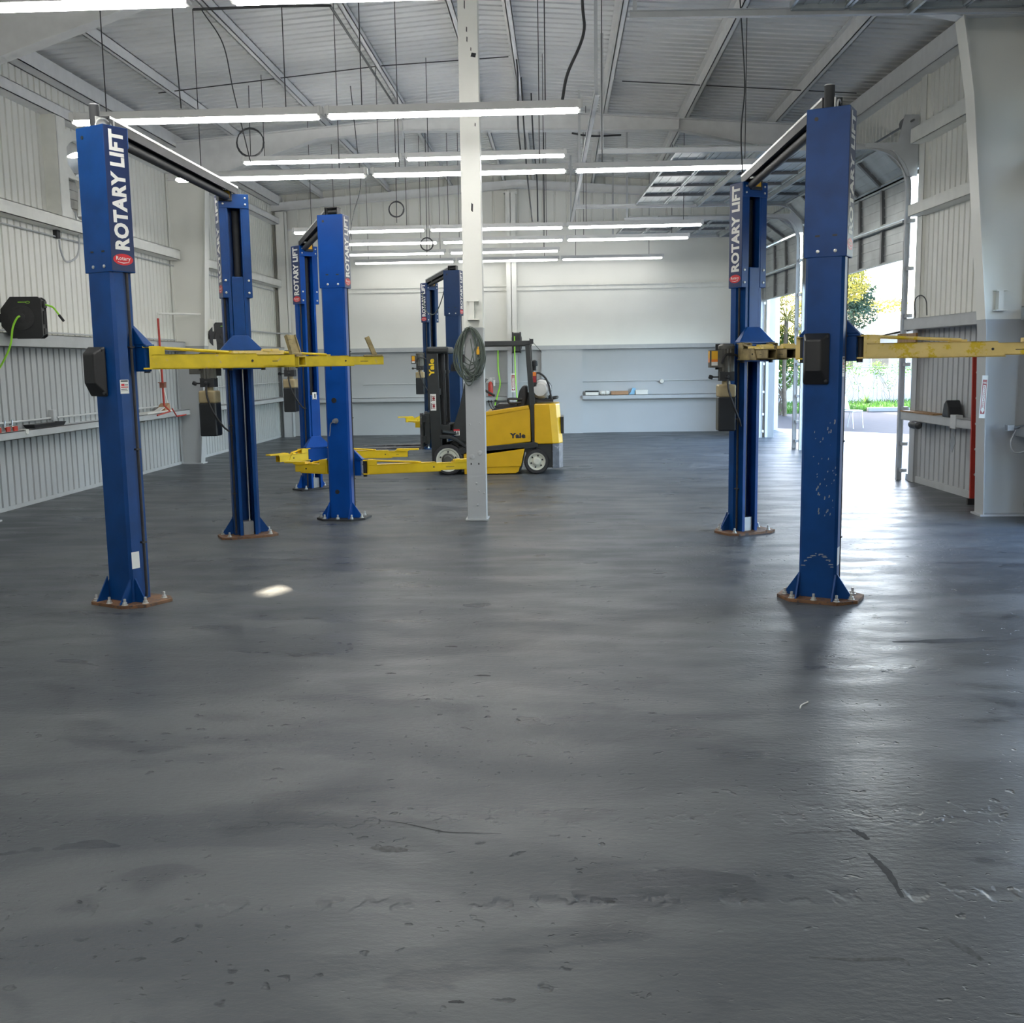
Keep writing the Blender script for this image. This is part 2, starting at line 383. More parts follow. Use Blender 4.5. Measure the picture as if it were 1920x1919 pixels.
# right wall: three door openings (y0, y1, head)
DOORS = [(8.8, 11.0, 4.75), (15.45, 21.0, 4.35), (21.25, 24.42, 4.35)]
def right_wall():
    b = MB(RT)
    segs = [(YF, 8.8), (11.0, 15.45), (21.0, 21.25), (24.42, YB+.3)]
    for y0, y1 in segs:
        p = ribs(y0-13, y1-13, .165, .032, .045); n = len(p); z1 = 6.0
        b.add([(d, y, 0) for y, d in p]+[(d, y, z1) for y, d in p], [(i, i+1, n+i+1, n+i) for i in range(n-1)])
        b.box((.06, y0-13, -.1), (.20, y1-13, 6.0))
        b.box((.0, y0-13, 0), (.2, y0-12.96, 6)); b.box((.0, y1-13.04, 0), (.2, y1-13, 6))
    for y0, y1, hd in DOORS:
        p = ribs(y0-13, y1-13, .165, .032, .045); n = len(p)
        b.add([(d, y, hd) for y, d in p]+[(d, y, 6.0) for y, d in p], [(i, i+1, n+i+1, n+i) for i in range(n-1)])
        b.box((.06, y0-13, hd), (.20, y1-13, 6.0)); b.box((0, y0-13, hd), (.2, y1-13, hd+.03))
    return b
struct(right_wall(), 'wall_right', 'wall')

# back wall: ribbed gable above, smooth white liner in the middle, recessed grey bays below
b = MB()
p = ribs(XL, 5.2, .30, .03, .05); n = len(p)
b.add([(x, YB-.02+d, 4.9) for x, d in p]+[(x, YB-.02+d, 6.4) for x, d in p], [(i, i+1, n+i+1, n+i) for i in range(n-1)])
b.box((XL-.1, YB+.05, -.1), (5.4, YB+.15, 6.5))
b.box((XL, YB-.16, 2.16), (5.2, YB-.1, 5.05))
b.box((XL, YB-.03, 0), (5.2, YB, 2.16)); b.box((-.44, YB-.17, 0), (.57, YB, 2.16))
struct(b, 'wall_back', 'wall')
struct(MB().box((XL-.3, YF-.2, -.1), (6.3, YF, 6.5)), 'wall_front', 'wall')

# ribbed roof sheets, seen from below
b = MB()
for sgn, x_end in ((-1, XL-.15), (1, 6.4)):
    p = ribs(YF-.2, YB+.3, .205, .028, .07); n = len(p)
    z0, z1 = RIDGE_Z, ceil_z(x_end)
    b.add([(RIDGE_X, y, z0+d) for y, d in p]+[(x_end, y, z1+d) for y, d in p], [(i, i+1, n+i+1, n+i) for i in range(n-1)])
    b.add([(RIDGE_X, YF-.3, z0+.06), (x_end, YF-.3, z1+.06), (x_end, YB+.4, z1+.06), (RIDGE_X, YB+.4, z0+.06),
           (RIDGE_X, YF-.3, z0+.16), (x_end, YF-.3, z1+.16), (x_end, YB+.4, z1+.16), (RIDGE_X, YB+.4, z0+.16)],
          [(0,1,2,3),(4,5,6,7),(0,1,5,4),(1,2,6,5),(2,3,7,6),(3,0,4,7)])
struct(b, 'ceiling', 'ceil')

# purlins: Z-shaped roof beams running the length of the room
for x in (-5.75, -4.1, -2.6, -1.33, -.62, .80, 2.2, 3.75):
    z = ceil_z(x); b = MB()
    b.box((x-.006, YF, z-.2), (x+.006, YB, z-.004)); b.box((x-.006, YF, z-.2), (x+.07, YB, z-.192)); b.box((x+.06, YF, z-.2), (x+.07, YB, z-.178))
    b.box((x-.07, YF, z-.014), (x+.006, YB, z-.004))
    struct(b, 'roof_beam', 'beam')
b = MB(); b.box((XL+.0, YF, 5.62), (XL+.02, YB, ceil_z(XL)-.01)); b.box((XL, YF, 5.62), (XL+.2, YB, 5.63)); b.box((XL+.19, YF, 5.62), (XL+.2, YB, 5.84))
struct(b, 'roof_beam', 'beam')
b = MB(RT); b.box((-.2, -8, 5.5), (-.19, 13.6, 5.78)); b.box((-.2, -8, 5.5), (0, 13.6, 5.51)); struct(b, 'roof_beam', 'beam')

# left wall girts: C-shaped beams; the lowest is used as a shelf
def girt_left(z, h, d, y0, y1, mt):
    b = MB(); b.box((XL-.01, y0, z+h-.008), (XL+d, y1, z+h)); b.box((XL-.01, y0, z), (XL+d, y1, z+.008)); b.box((XL+d-.012, y0, z), (XL+d, y1, z+h))
    struct(b, 'wall_beam', mt)
for y0, y1 in ((YF, 11.85), (12.1, 19.3), (19.55, YB-.3)):
    girt_left(2.14-.10, .17, .20, y0, y1, 'grey'); girt_left(3.66, .17, .20, y0, y1, 'white'); girt_left(5.16, .15, .20, y0, y1, 'beam')
    girt_left(.90, .10, .22, y0, y1, 'grey')
# upright channels beside the fan
for y in (14.72, 16.75):
    b = MB(); b.box((XL, y-.01, 3.83), (XL+.2, y+.01, 5.17)); b.box((XL+.18, y, 3.83), (XL+.2, y+.28, 5.17)); struct(b, 'wall_post_trim', 'white')
# base angle along the left wall
struct(MB().box((XL-.04, YF, 0), (XL+.012, YB, .05)), 'baseboard_left', 'grey')
b = MB(RT); b.box((-.02, -2, 0), (.03, 2.6, .09)); struct(b, 'baseboard_right', 'grey')
# right wall girts between the column and the door
def girt_right(z, h, d, y0, y1, mt):
    b = MB(RT); b.box((-d, y0-13, z+h-.008), (.01, y1-13, z+h)); b.box((-d, y0-13, z), (.01, y1-13, z+.008)); b.box((-d, y0-13, z), (-d+.012, y1-13, z+h))
    struct(b, 'wall_beam', mt)
for z, h, mt in ((.88, .11, 'grey'), (2.12, .15, 'grey'), (3.66, .15, 'white'), (4.62, .2, 'white')):
    girt_right(z, h, .2, 12.12, 15.36, mt)
    girt_right(z, h, .2, 11.05, 11.88, mt)
for y in (15.22,):
    b = MB(RT); b.box((-.05, y-13, 0), (-.04, y-12.8, 5.5)); b.box((-.05, y-12.81, 0), (0, y-12.8, 5.5)); b.box((-.05, y-13, 0), (0, y-12.99, 5.5)); struct(b, 'wall_post_trim', 'wall')
# back wall girts
b = MB(); b.box((XL, YB-.2, 2.06), (5.0, YB-.01, 2.16)); struct(b, 'wall_beam', 'grey')
b = MB(); b.box((XL, YB-.2, 3.50), (5.0, YB-.15, 3.62)); b.box((XL, YB-.24, 3.60), (5.0, YB-.15, 3.62)); struct(b, 'wall_beam', 'white')
for x0, x1 in ((XL+.3, -1.3), (-.95, -.44), (.57, 4.45)):
    b = MB(); b.box((x0, YB-.24, .925), (x1, YB, .935)); b.box((x0, YB-.24, .835), (x1, YB-.23, .935)); struct(b, 'wall_beam', 'grey')
b = MB(); b.box((XL, YB-.17, 5.03), (5.0, YB-.02, 5.07)); struct(b, 'wall_beam', 'beam')

# tapered portal frames (column flange line and rafter)
def frame(y, mirror_x, inner, wall_x, mt='wall', w=.22):
    """inner: [(x, z)] line of the inner flange from the floor to the knee"""
    b = MB(); t = .012
    poly = [(wall_x, 0)] + inner + [(wall_x, inner[-1][1])]
    b.prism(poly, y-.006, y+.006, 'y')
    for (xa, za), (xb, zb) in zip(inner, inner[1:]):
        b.prism([(xa, za), (xb, zb), (xb+t*mirror_x, zb), (xa+t*mirror_x, za)], y-w/2, y+w/2, 'y')
    b.box((min(wall_x, wall_x+t*-mirror_x), y-w/2, 0), (max(wall_x, wall_x+t*-mirror_x), y+w/2, 5.9))
    x0, x1 = sorted((inner[0][0]+.05*mirror_x, wall_x)); b.box((x0, y-w/2-.02, 0), (x1, y+w/2+.02, .02))
    return struct(b, 'steel_column', mt)
for y in (4.6, 12.0, 19.4):
    # left column hidden or partly seen, right column only where the photo shows it
    frame(y, 1, [(-6.585, 0), (-6.40, 2.22), (-6.24, 5.05)], XL+.02)
frame(12.0, -1, [(4.657, 0), (4.60, 2.0), (4.365, 4.47), (4.22, 5.3)], XR(12)-.02, w=.25)
frame(4.55, -1, [(5.0, 0), (4.95, 2.0), (4.72, 4.47), (4.57, 5.3)], XR(4.55)-.02, w=.25)
def rafter(y, bottom):
    b = MB(); top = [(x, ceil_z(x)-.2) for x in (5.2, RIDGE_X, XL)]
    b.prism(bottom+top, y-.006, y+.006, 'y')
    for (xa, za), (xb, zb) in zip(bottom, bottom[1:]):
        b.prism([(xa, za), (xb, zb), (xb, zb+.014), (xa, za+.014)], y-.1, y+.1, 'y')
    for (xa, za), (xb, zb) in zip(top, top[1:]):
        b.prism([(xa, za), (xb, zb), (xb, zb-.014), (xa, za-.014)], y-.1, y+.1, 'y')
    for x in (-2.7, 2.1):
        b.box((x-.006, y-.1, 5.7), (x+.006, y+.1, ceil_z(x)-.2))
    return struct(b, 'roof_beam', 'beam')
for y in (4.6, 12.0, 19.4):
    rafter(y, [(XL, 5.05), (-6.24, 5.05), (-4.2, 5.70), (-2.7, 5.79), (RIDGE_X, 5.76), (2.1, 5.70), (4.2, 5.25), (5.15, 5.25)])
# back gable rafter, corner column and centre column
b = MB(); rb = [(XL, ceil_z(XL)-.42), (RIDGE_X, RIDGE_Z-.42), (5.1, ceil_z(5.1)-.42)]
b.prism(rb + [(x, z+.2) for x, z in reversed(rb)], YB-.36, YB-.345, 'y')
for (xa, za), (xb, zb) in zip(rb, rb[1:]): b.prism([(xa, za), (xb, zb), (xb, zb+.014), (xa, za+.014)], YB-.44, YB-.27, 'y')
struct(b, 'roof_beam', 'beam')
b = MB(); b.box((-6.85, YB-.45, 0), (-6.62, YB-.44, 5.45)); b.box((-6.85, YB-.45, 0), (-6.84, YB-.2, 5.45)); b.box((-6.63, YB-.45, 0), (-6.62, YB-.2, 5.45)); struct(b, 'steel_column', 'wall')
b = MB(); b.box((-1.26, YB-.45, 0), (-1.02, YB-.44, 5.8)); b.box((-1.15, YB-.45, 0), (-1.135, YB-.2, 5.8)); b.box((-1.26, YB-.22, 0), (-1.02, YB-.2, 5.8)); b.box((-1.3, YB-.46, 5.78), (-.98, YB-.2, 5.81)); struct(b, 'steel_column', 'wall')

# centre column: painted box column with a base plate, old bolt stubs and paint chips
CX, CY = -.937, 11.98
b = MB(); b.box((CX-.105, CY-.105, 0), (CX+.105, CY+.105, 6.1)); b.box((CX-.13, CY-.135, 0), (CX+.125, CY+.12, .02))
cc = struct(b, 'steel_column', 'wall', bevel=.004)
b = MB()
for x, z, r_ in ((.0, .42, .014), (.03, .33, .008), (-.045, .72, .030), (.045, .76, .028), (.085, .31, .010), (.01, .175, .013), (-.06, 1.08, .010), (.05, 1.09, .008)):
    b.lathe([(r_, 0), (r_, .006), (r_*.5, .010)], (CX+x, CY-.105, z), (0, -1, 0), 12)
build_each(b, 'bolt_stub', 'wall', cc)
b = MB()
for x, z, w, h in ((.01, 3.42, .012, .05), (.055, 4.99, .03, .025), (-.03, 5.5, .006, .05), (-.012, 5.25, .006, .03), (.03, 5.05, .005, .02), (-.01, 5.15, .006, .03), (-.055, .64, .008, .012), (.03, .64, .008, .012), (.06, 4.28, .006, .02)):
    b.prism([(CX+x-w, z-h*.6), (CX+x+w*.7, z-h), (CX+x+w, z+h*.7), (CX+x-w*.6, z+h)], CY-.1062, CY-.104, 'y')
b.build('chipped_patch', 'dark', cc)
def stub_beam(name, px, y, z0, z1, mt, parent):
    b = MB(); b.box((px-.05, y-.10, z1-.012), (px+.075, y, z1)); b.box((px-.05, y-.10, z0), (px+.075, y, z0+.012)); b.box((px-.022, y-.09, z0), (px+.028, y, z1))
    return b.build(name, mt, parent)
stub_beam('stub_bracket', CX-.01, CY-.105, 2.22, 2.43, 'white', cc)
rc = [o for o in bpy.data.objects if o.name.startswith('steel_column')][3]
stub_beam('stub_bracket', 4.74, 11.994, 2.23, 2.45, 'white', rc)

# ------------------------------------------------------------------ sectional doors, raised on their tracks
def door_path(hv, ht, rad, run, v0=.13):
    """(distance into the room, height) along the track"""
    p = [(v0, 0), (v0, hv)]
    for i in range(1, 9):
        a = R(90*i/8); p.append((v0+rad-rad*math.cos(a), hv+rad*math.sin(a)))
    p.append((v0+rad+run, ht)); return p
def along(path, s):
    for (a, b_) in zip(path, path[1:]):
        l = math.dist(a, b_)
        if s <= l: t = s/l; return Vector((a[0]+(b_[0]-a[0])*t, a[1]+(b_[1]-a[1])*t)), Vector(((b_[0]-a[0])/l, (b_[1]-a[1])/l))
        s -= l
    l = math.dist(path[-2], path[-1]); d = Vector(((path[-1][0]-path[-2][0])/l, (path[-1][1]-path[-2][1])/l))
    return Vector(path[-1])+d*s, d
def section_door(k, y0, y1, hv, rad, run, bottom, nsec, sh, nst, slots=True):
    root = bpy.data.objects.new('door_%d' % k, None); COL.objects.link(root); root['kind'] = 'structure'; PW[root.name] = (0, 0, 0)
    path = door_path(hv, hv+rad, rad, run)
    def P(v, y, z): return RT @ Vector((-v, y-13, z))
    ya, yb = y0+.17, y1-.17
    for i in range(nsec):
        s0 = bottom+i*sh; a, _ = along(path, s0); c, _ = along(path, s0+sh-.012)
        d = (c-a).normalized(); nrm = Vector((d.y, -d.x))           # inner side
        a, c = a-nrm*.05, c-nrm*.05
        L = (c-a).length
        def slab(bb, y_0, y_1, t0, t1, n0, n1):
            q = [a+d*t0+nrm*n0, a+d*t1+nrm*n0, a+d*t1+nrm*n1, a+d*t0+nrm*n1]
            bb.frustum([P(x.x, y_0, x.y) for x in q], [P(x.x, y_1, x.y) for x in q])
        b = MB(); slab(b, ya, yb, 0, L, -.02, 0)
        for t in (.25, .5, .75): slab(b, ya, yb, L*t-.012, L*t+.012, 0, .008)
        slab(b, ya, yb, 0, .03, 0, .035); slab(b, ya, yb, L-.03, L, 0, .035)
        pn = b.build('door_panel', 'door', root)
        for j in range(nst):
            yy = ya+(yb-ya)*j/(nst-1); b = MB(); slab(b, yy-.035, yy+.035, 0.02, L-.02, 0, .045); b.build('stile', 'stile' if 0 < j < nst-1 else 'door', pn)
        if i in (0, 3, 5): b = MB(); slab(b, ya, yb, L-.05, L-.02, .035, .10); b.build('strut', 'door', pn)
    for y in (y0+.12, y1-.12):
        b = MB()
        for (p, q) in zip(path, path[1:]):
            d = Vector((q[0]-p[0], q[1]-p[1])).normalized(); nn = Vector((d.y, -d.x))*.035
            pts = [Vector(p)-nn, Vector(q)-nn, Vector(q)+nn, Vector(p)+nn]
            b.frustum([P(x.x, y-.003, x.y) for x in pts], [P(x.x, y+.003, x.y) for x in pts])
            for sgn in (-1, 1):
                e = [Vector(p)+nn*sgn, Vector(q)+nn*sgn, Vector(q)+nn*sgn*.8, Vector(p)+nn*sgn*.8]
                b.frustum([P(x.x, y-.03, x.y) for x in e], [P(x.x, y+.03, x.y) for x in e])
        # wall angle with bracket tabs; daylight shows between the tabs
        yo = y0+.015 if y < (y0+y1)/2 else y1-.015
        for z in (.12, .5, 1.0, 1.62, 2.3, 2.95, 3.6): 
            lo, hi = sorted((y, yo)); b.frustum([P(v, lo, z_) for v, z_ in ((.05, z), (.13, z), (.13, z+.05), (.05, z+.05))], [P(v, hi, z_) for v, z_ in ((.05, z), (.13, z), (.13, z+.05), (.05, z+.05))])
        b.build('track', 'conduit', root)
    # gusset plate and spring-shaft end plate at the track bend
    for y in (y0+.10, y1-.10):
        b = MB(); q = [(.02, hv+.15), (.02, hv+rad+.42), (.22, hv+rad+.42), (.30, hv+rad+.06), (.75, hv+rad+.05), (.75, hv+rad+.0), (.35, hv+rad-.05), (.16, hv+.15)]
        b.frustum([P(v, y-.004, z) for v, z in q], [P(v, y+.004, z) for v, z in q]); b.build('bearing_plate', 'conduit', root)
    b = MB(); b.tube([P(.13, y0, hv+rad+.33), P(.13, y1, hv+rad+.33)], .016, 8); b.tube([P(.13, y0+.2, hv+rad+.33), P(.13, y0+.32, hv+rad+.33)], .09, 14); b.build('spring_shaft', 'stile', root)
    # hangers from the roof at the inner end of the tracks
    v_end = path[-1][0]
    b = MB()
    for y in (y0+.12, y1-.12):
        q = P(v_end-.05, y, hv+rad); b.box((q.x-.02, q.y-.003, q.z), (q.x+.02, q.y+.003, ceil_z(q.x)-.02))
    b.build('track_hanger', 'conduit', root)
    return root
d1 = section_door(1, 8.8, 11.2, 4.45, .60, 3.75, 3.15, 8, .56, 4)
d2 = section_door(2, 15.45, 21.0, 4.08, .55, 3.75, 3.12, 8, .56, 6)
d3 = section_door(3, 21.25, 24.42, 4.0, .45, 2.9, 3.03, 8, .56, 4)
b = MB(); b.tube([rw(-.14, 20.35, 3.4), rw(-.14, 20.35, .2)], .006, 6); b.build('pull_cord', 'cable', d2)
# centre angle that ties the inner ends of the tracks together
q0, q1 = (.45, 12.6), (.28, 24.4)
b = MB(); b.prism([(q0[0]-.03, q0[1]), (q0[0]+.03, q0[1]), (q1[0]+.03, q1[1]), (q1[0]-.03, q1[1])], 4.72, 4.728); b.prism([(q0[0]-.03, q0[1]), (q0[0]-.024, q0[1]), (q1[0]-.024, q1[1]), (q1[0]-.03, q1[1])], 4.72, 4.79)
for t in (.02, .5, .98):
    x, y = q0[0]+(q1[0]-q0[0])*t, q0[1]+(q1[1]-q0[1])*t; b.box((x-.02, y-.003, 4.72), (x+.02, y+.003, ceil_z(x)-.02))
tr = struct(b, 'trim_1', 'conduit')

# ------------------------------------------------------------------ strip lights
ROWS = [  # y, bottom height of the tube, left end of each fixture, row words, [position words]
    (7.05, 4.015, (-4.72, -2.07), 'in the row nearest the camera along the top edge'),
    (10.4, 4.045, (-4.62, -2.18), 'in the row hung over the front left lift'),
    (13.5, 4.03, (-4.75, -2.29, .19), 'in the long row just behind the centre column'),
    (16.5, 4.765, (-4.75, -2.28), 'in the high short row above the forklift'),
    (19.6, 4.10, (-4.78, -2.31, .15), 'in the first long row beyond the forklift'),
    (21.6, 4.10, (-4.78, -2.30, .15), 'in the second long row beyond the forklift'),
    (23.9, 4.125, (-4.88, -2.39), 'in the short row of two near the back wall'),
    (25.9, 4.125, (-4.87, -2.40, .06), 'in the lowest row against the back wall'),
    (3.6, 4.05, (-4.6, -2.1, .4), None), (.3, 4.05, (-4.6, -2.1, .4), None), (-3.4, 4.05, (-4.6, -2.1, .4), None)]  # rows without words: unseen lamps added to light the near room
FL = 2.42
def make_fixture():
    root = thing('strip_light', 'x', 'ceiling light', (0, 0, 0))
    b = MB()   # housing: narrow spine with sloping reflector sides, open below
    prof = [(-.036, .115), (.036, .115), (.048, .05), (.048, .042), (-.048, .042), (-.048, .05)]
    b.prism([(y, z) for y, z in prof], 0, FL, 'x'); hs = b.build('housing', 'hood', root)
    b = MB(); b.box((.02, -.052, .028), (.045, .052, .118)); b.box((FL-.045, -.052, .028), (FL-.02, .052, .118)); build_each(b, 'end_cap', 'hood', root)
    b = MB(); pr = [(-.044, .0415), (-.046, .022), (-.026, .003), (.026, .003), (.046, .022), (.044, .0415)]
    b.prism(pr, .05, FL-.05, 'x', smooth=True); b.build('lamp_tube', 'tube', root)
    b = MB(); b.prism([(-.034, .05), (-.036, .01), (.036, .01), (.034, .05)], .022, .05, 'x'); b.prism([(-.034, .05), (-.036, .01), (.036, .01), (.034, .05)], FL-.05, FL-.022, 'x'); build_each(b, 'lamp_holder', 'hood', root)
    return root
proto = make_fixture(); used = False
dim_tube = [c for c in proto.children if c.name.startswith('lamp_tube')][0].data.copy(); dim_tube.materials[0] = M['tube_dim']; mid_tube = dim_tube.copy(); mid_tube.materials[0] = M['tube_mid']
WIRES = {}
def wire_mesh(h):
    k = round(h, 3)
    if k not in WIRES:
        me = bpy.data.meshes.new('hanging_wire'); b = MB()
        b.tube([(0, 0, .11), (0, 0, h)], .0055, 6)
        me.from_pydata(b.v, [], b.f); me.materials.append(M['cable']); WIRES[k] = me
    return WIRES[k]
nfix = 0
for (y, z, xs, words) in ROWS:
    for i, x in enumerate(xs):
        if not used: root = proto; used = True
        else:
            root = proto.copy(); COL.objects.link(root)
            for ch in proto_parts:
                c = ch.copy(); c.parent = root; COL.objects.link(c)
                if y > 19 and ch.name.startswith('lamp_tube'): c.data = dim_tube if y > 23 else mid_tube
        if root is proto: proto_parts = list(proto.children)
        root.location = (x, y, z); root.rotation_euler = (0, 0, 0)
        for dx in (.35, FL-.35):
            w = bpy.data.objects.new('hanging_wire', wire_mesh(ceil_z(x+dx)-z-.02)); COL.objects.link(w); w.parent = root; w.location = (dx, 0, 0)
        if words:
            pos = ('left', 'middle', 'right') if len(xs) == 3 else ('left', 'right')
            root['label'] = 'lit white strip light, %s one %s' % (pos[i], words)
            root['group'] = 'strip lights hung in rows'
        else:
            root['label'] = 'unseen strip light added near the viewer to light the room'; root['group'] = 'unseen strip lights added for the room light'

# ------------------------------------------------------------------ two-post vehicle lifts
W_, D_ = .285, .205
def col_frame(x, y, phi, rear): return Tr(x, y, 0) @ Rz(phi + (180 if rear else 0))     # local: opening towards +y
def post(root, T, rear, blue, z_top, z_slv, za, opts):
    """one lift column with its sleeve, base plate, carriage; local frame T"""
    h, d = .135, .10
    b = MB(T)   # C-shaped column: back, rear half of sides, stepped-in front half, lips
    outer = [(-h, -d), (h, -d), (h, .0), (h-.042, .014), (h-.042, d), (.062, d)]
    inner = [(.062, d-.012), (h-.054, d-.012), (h-.054, .006), (h-.012, -.006), (h-.012, -d+.012), (-h+.012, -d+.012)]
    full = outer + inner + [(-x, y) for x, y in inner[:-1][::-1]][0:] + [(-x, y) for x, y in outer[2:]][::-1]
    half = [(h-.02, -d), (h, -d+.02), (h, .0), (h-.042, .014), (h-.042, d), (.062, d), (.062, d-.012), (h-.054, d-.012), (h-.054, .006), (h-.012, -.006), (h-.012, -d+.012)]
    poly = half + [(-x, y) for x, y in half[::-1]]
    b.prism(poly, .02, z_top-.02, 'z')
    cm = b.build('column', blue, root)
    # sleeve (upper extension) around the column, open towards the carriage
    e = .012; b = MB(T)
    hs, ds = h+e, d+.004
    sl_ = [(-hs, -ds), (hs, -ds), (hs, ds), (.075, ds), (.075, ds-.008), (hs-.008, ds-.008), (hs-.008, -ds+.008), (-hs+.008, -ds+.008), (-hs+.008, ds-.008), (-.075, ds-.008), (-.075, ds), (-hs, ds)]
    b.prism(sl_, z_slv, z_top, 'z'); b.box((-hs, ds-.002, z_top-.14), (hs, ds+.008, z_top)); b.box((-hs+.01, -ds+.01, z_top-.012), (hs-.01, ds, z_top-.002))
    sv = b.build('sleeve', blue, root, bevel=.004)
    b = MB(T)
    for x, z, yy in ((-.05, .04, -1), (.07, .04, -1), (-.115, .05, 1), (.115, .05, 1), (-.115, .17, 1), (.115, .17, 1)):
        y0 = -ds if yy < 0 else ds; b.lathe([(.012, 0), (.012, .006), (.004, .009)], (x, y0, z_slv+z), (0, yy, 0), 10)
    for x in (-.11, .11):
        for z in (.04, .10): b.lathe([(.010, 0), (.010, .006), (.004, .008)], (x, ds+.008, z_top-z), (0, 1, 0), 10)
    build_each(b, 'sleeve_bolt', 'bolt', sv)
    b = MB(T)
    for x in (-.055, .065): b.box((x-.016, -ds-.0015, z_slv+.14), (x+.016, -ds+.002, z_slv+.152))
    b.lathe([(.014, 0), (.014, .002)], (-.08, -ds, z_top-.07), (0, -1, 0), 10); build_each(b, 'slot', 'black', sv)
    # lettering on both side faces of the sleeve
    L = z_top-z_slv
    for sg in (1, -1):
        F = T @ axes((sg*(hs+.0005), 0, 0), (0, 0, 1), (0, -sg, 0), (sg, 0, 0))
        lb = MB(F); lb.box((z_slv+.01, -ds+.004, 0), (z_top-.005, ds-.004, .001)); pl = lb.build('lettering_panel', 'label_navy' if opts.get('navy_panel', True) else blue, sv)
        text('ROTARY LIFT', L*.82, .128, F @ Tr(z_slv+L*.565, .0, .001), 'lettering', 'letter', sv, .045)
        b = MB(F @ Tr(z_slv+L*.088, .0, .001)); q = 28
        b.prism([(  .040*math.cos(2*math.pi*k/q), .086*math.sin(2*math.pi*k/q)) for k in range(q)], 0, .0012); b.build('oval_badge', 'red', sv)
        text('Rotary', .125, .036, F @ Tr(z_slv+L*.092, 0, .0022) @ Rz(-90), 'badge_lettering', 'letter', sv, .01)
        b = MB(F @ Tr(z_slv+L*.094, 0, .0022)); b.add([(-.022, .05, .001), (-.028, .0, .001), (-.022, -.05, .001), (-.025, -.05, .001), (-.034, .0, .001), (-.025, .05, .001)], [(0, 1, 4, 5), (1, 2, 3, 4)]); b.build('badge_swoosh', 'letter', sv)
    # base plate with bolts and gussets
    b = MB(T); px, py = .29, .20
    b.prism([(-px, -py+.10), (-px+.12, -py-.03), (px-.12, -py-.03), (px, -py+.10), (px, py-.06), (px-.09, py), (-px+.09, py), (-px, py-.06)], 0, .022)
    bp = b.build('base_plate', opts.get('plate', 'rust'), root)
    b = MB(T)
    for x, y in ((-px+.05, -py+.13), (px-.05, -py+.13), (0, -py+.0), (-px+.08, py-.07), (px-.08, py-.07), (.16, -py+.01), (-.16, -py+.01)):
        b.lathe([(.024, .022), (.024, .026), (.017, .027), (.017, .042), (.010, .043), (.010, .068), (.006, .070)], (x, y, 0), (0, 0, 1), 10)
    build_each(b, 'anchor_bolt', 'bolt', bp)
    b = MB(T)
    for x in (-h, h-.012):
        b.prism([(-d-.005, .022), (-d-.11, .022), (-d-.005, .20)], x, x+.012, 'x')
    for sg in (-1, 1): b.prism([(sg*h, .022), (sg*(h+.12), .022), (sg*h, .20)], -d+.03, -d+.042, 'y')
    build_each(b, 'gusset', blue, root)
    # hydraulic cylinder inside the channel, with the polished rod below the carriage
    b = MB(T); b.cyl((-.035, -.03, .16), (-.035, -.03, za-.05), .021, 14); rd = b.build('polished_rod', 'chrome', root)
    b = MB(T); b.cyl((-.035, -.03, za-.05), (-.035, -.03, z_top-.15), .036, 14); b.cyl((.06, -.04, .16), (.06, -.04, z_top-.15), .007, 6); b.build('cylinder', 'dark', root)
    b = MB(T); b.box((-.052, -.06, .022), (.052, .07, .16)); b.build('cylinder_foot', 'steel', root)
    b = MB(T); b.tube([(h-.012, .04, .04), (h-.012, .045, .1), (h-.012, .04, z_slv)], .011, 8)
    for z in (.45, 1.15, 1.9): b.box((h-.03, .02, z), (h+.004, .06, z+.012))
    b.build('hydraulic_line', 'rubber', root)
    # carriage: inner slider, sloping hood and the block that carries the arm pivots
    b = MB(T); b.box((-.058, -.055, za-.06), (.058, d+.012, za+.85)); b.build('carriage_slider', blue, root, bevel=.006)
    b = MB(T)
    b.frustum([(-.078, d-.01, za+.27), (.078, d-.01, za+.27), (.078, d+.014, za+.27), (-.078, d+.014, za+.27)],
              [(-.21, d-.01, za+.125), (.21, d-.01, za+.125), (.21, d+.07, za+.125), (-.21, d+.07, za+.125)])
    b.box((-.215, d-.005, za+.108), (.215, d+.078, za+.128)); b.box((-.19, d+.004, za-.07), (.19, d+.062, za+.11))
    b.build('carriage', blue, root, bevel=.005)
    return cm
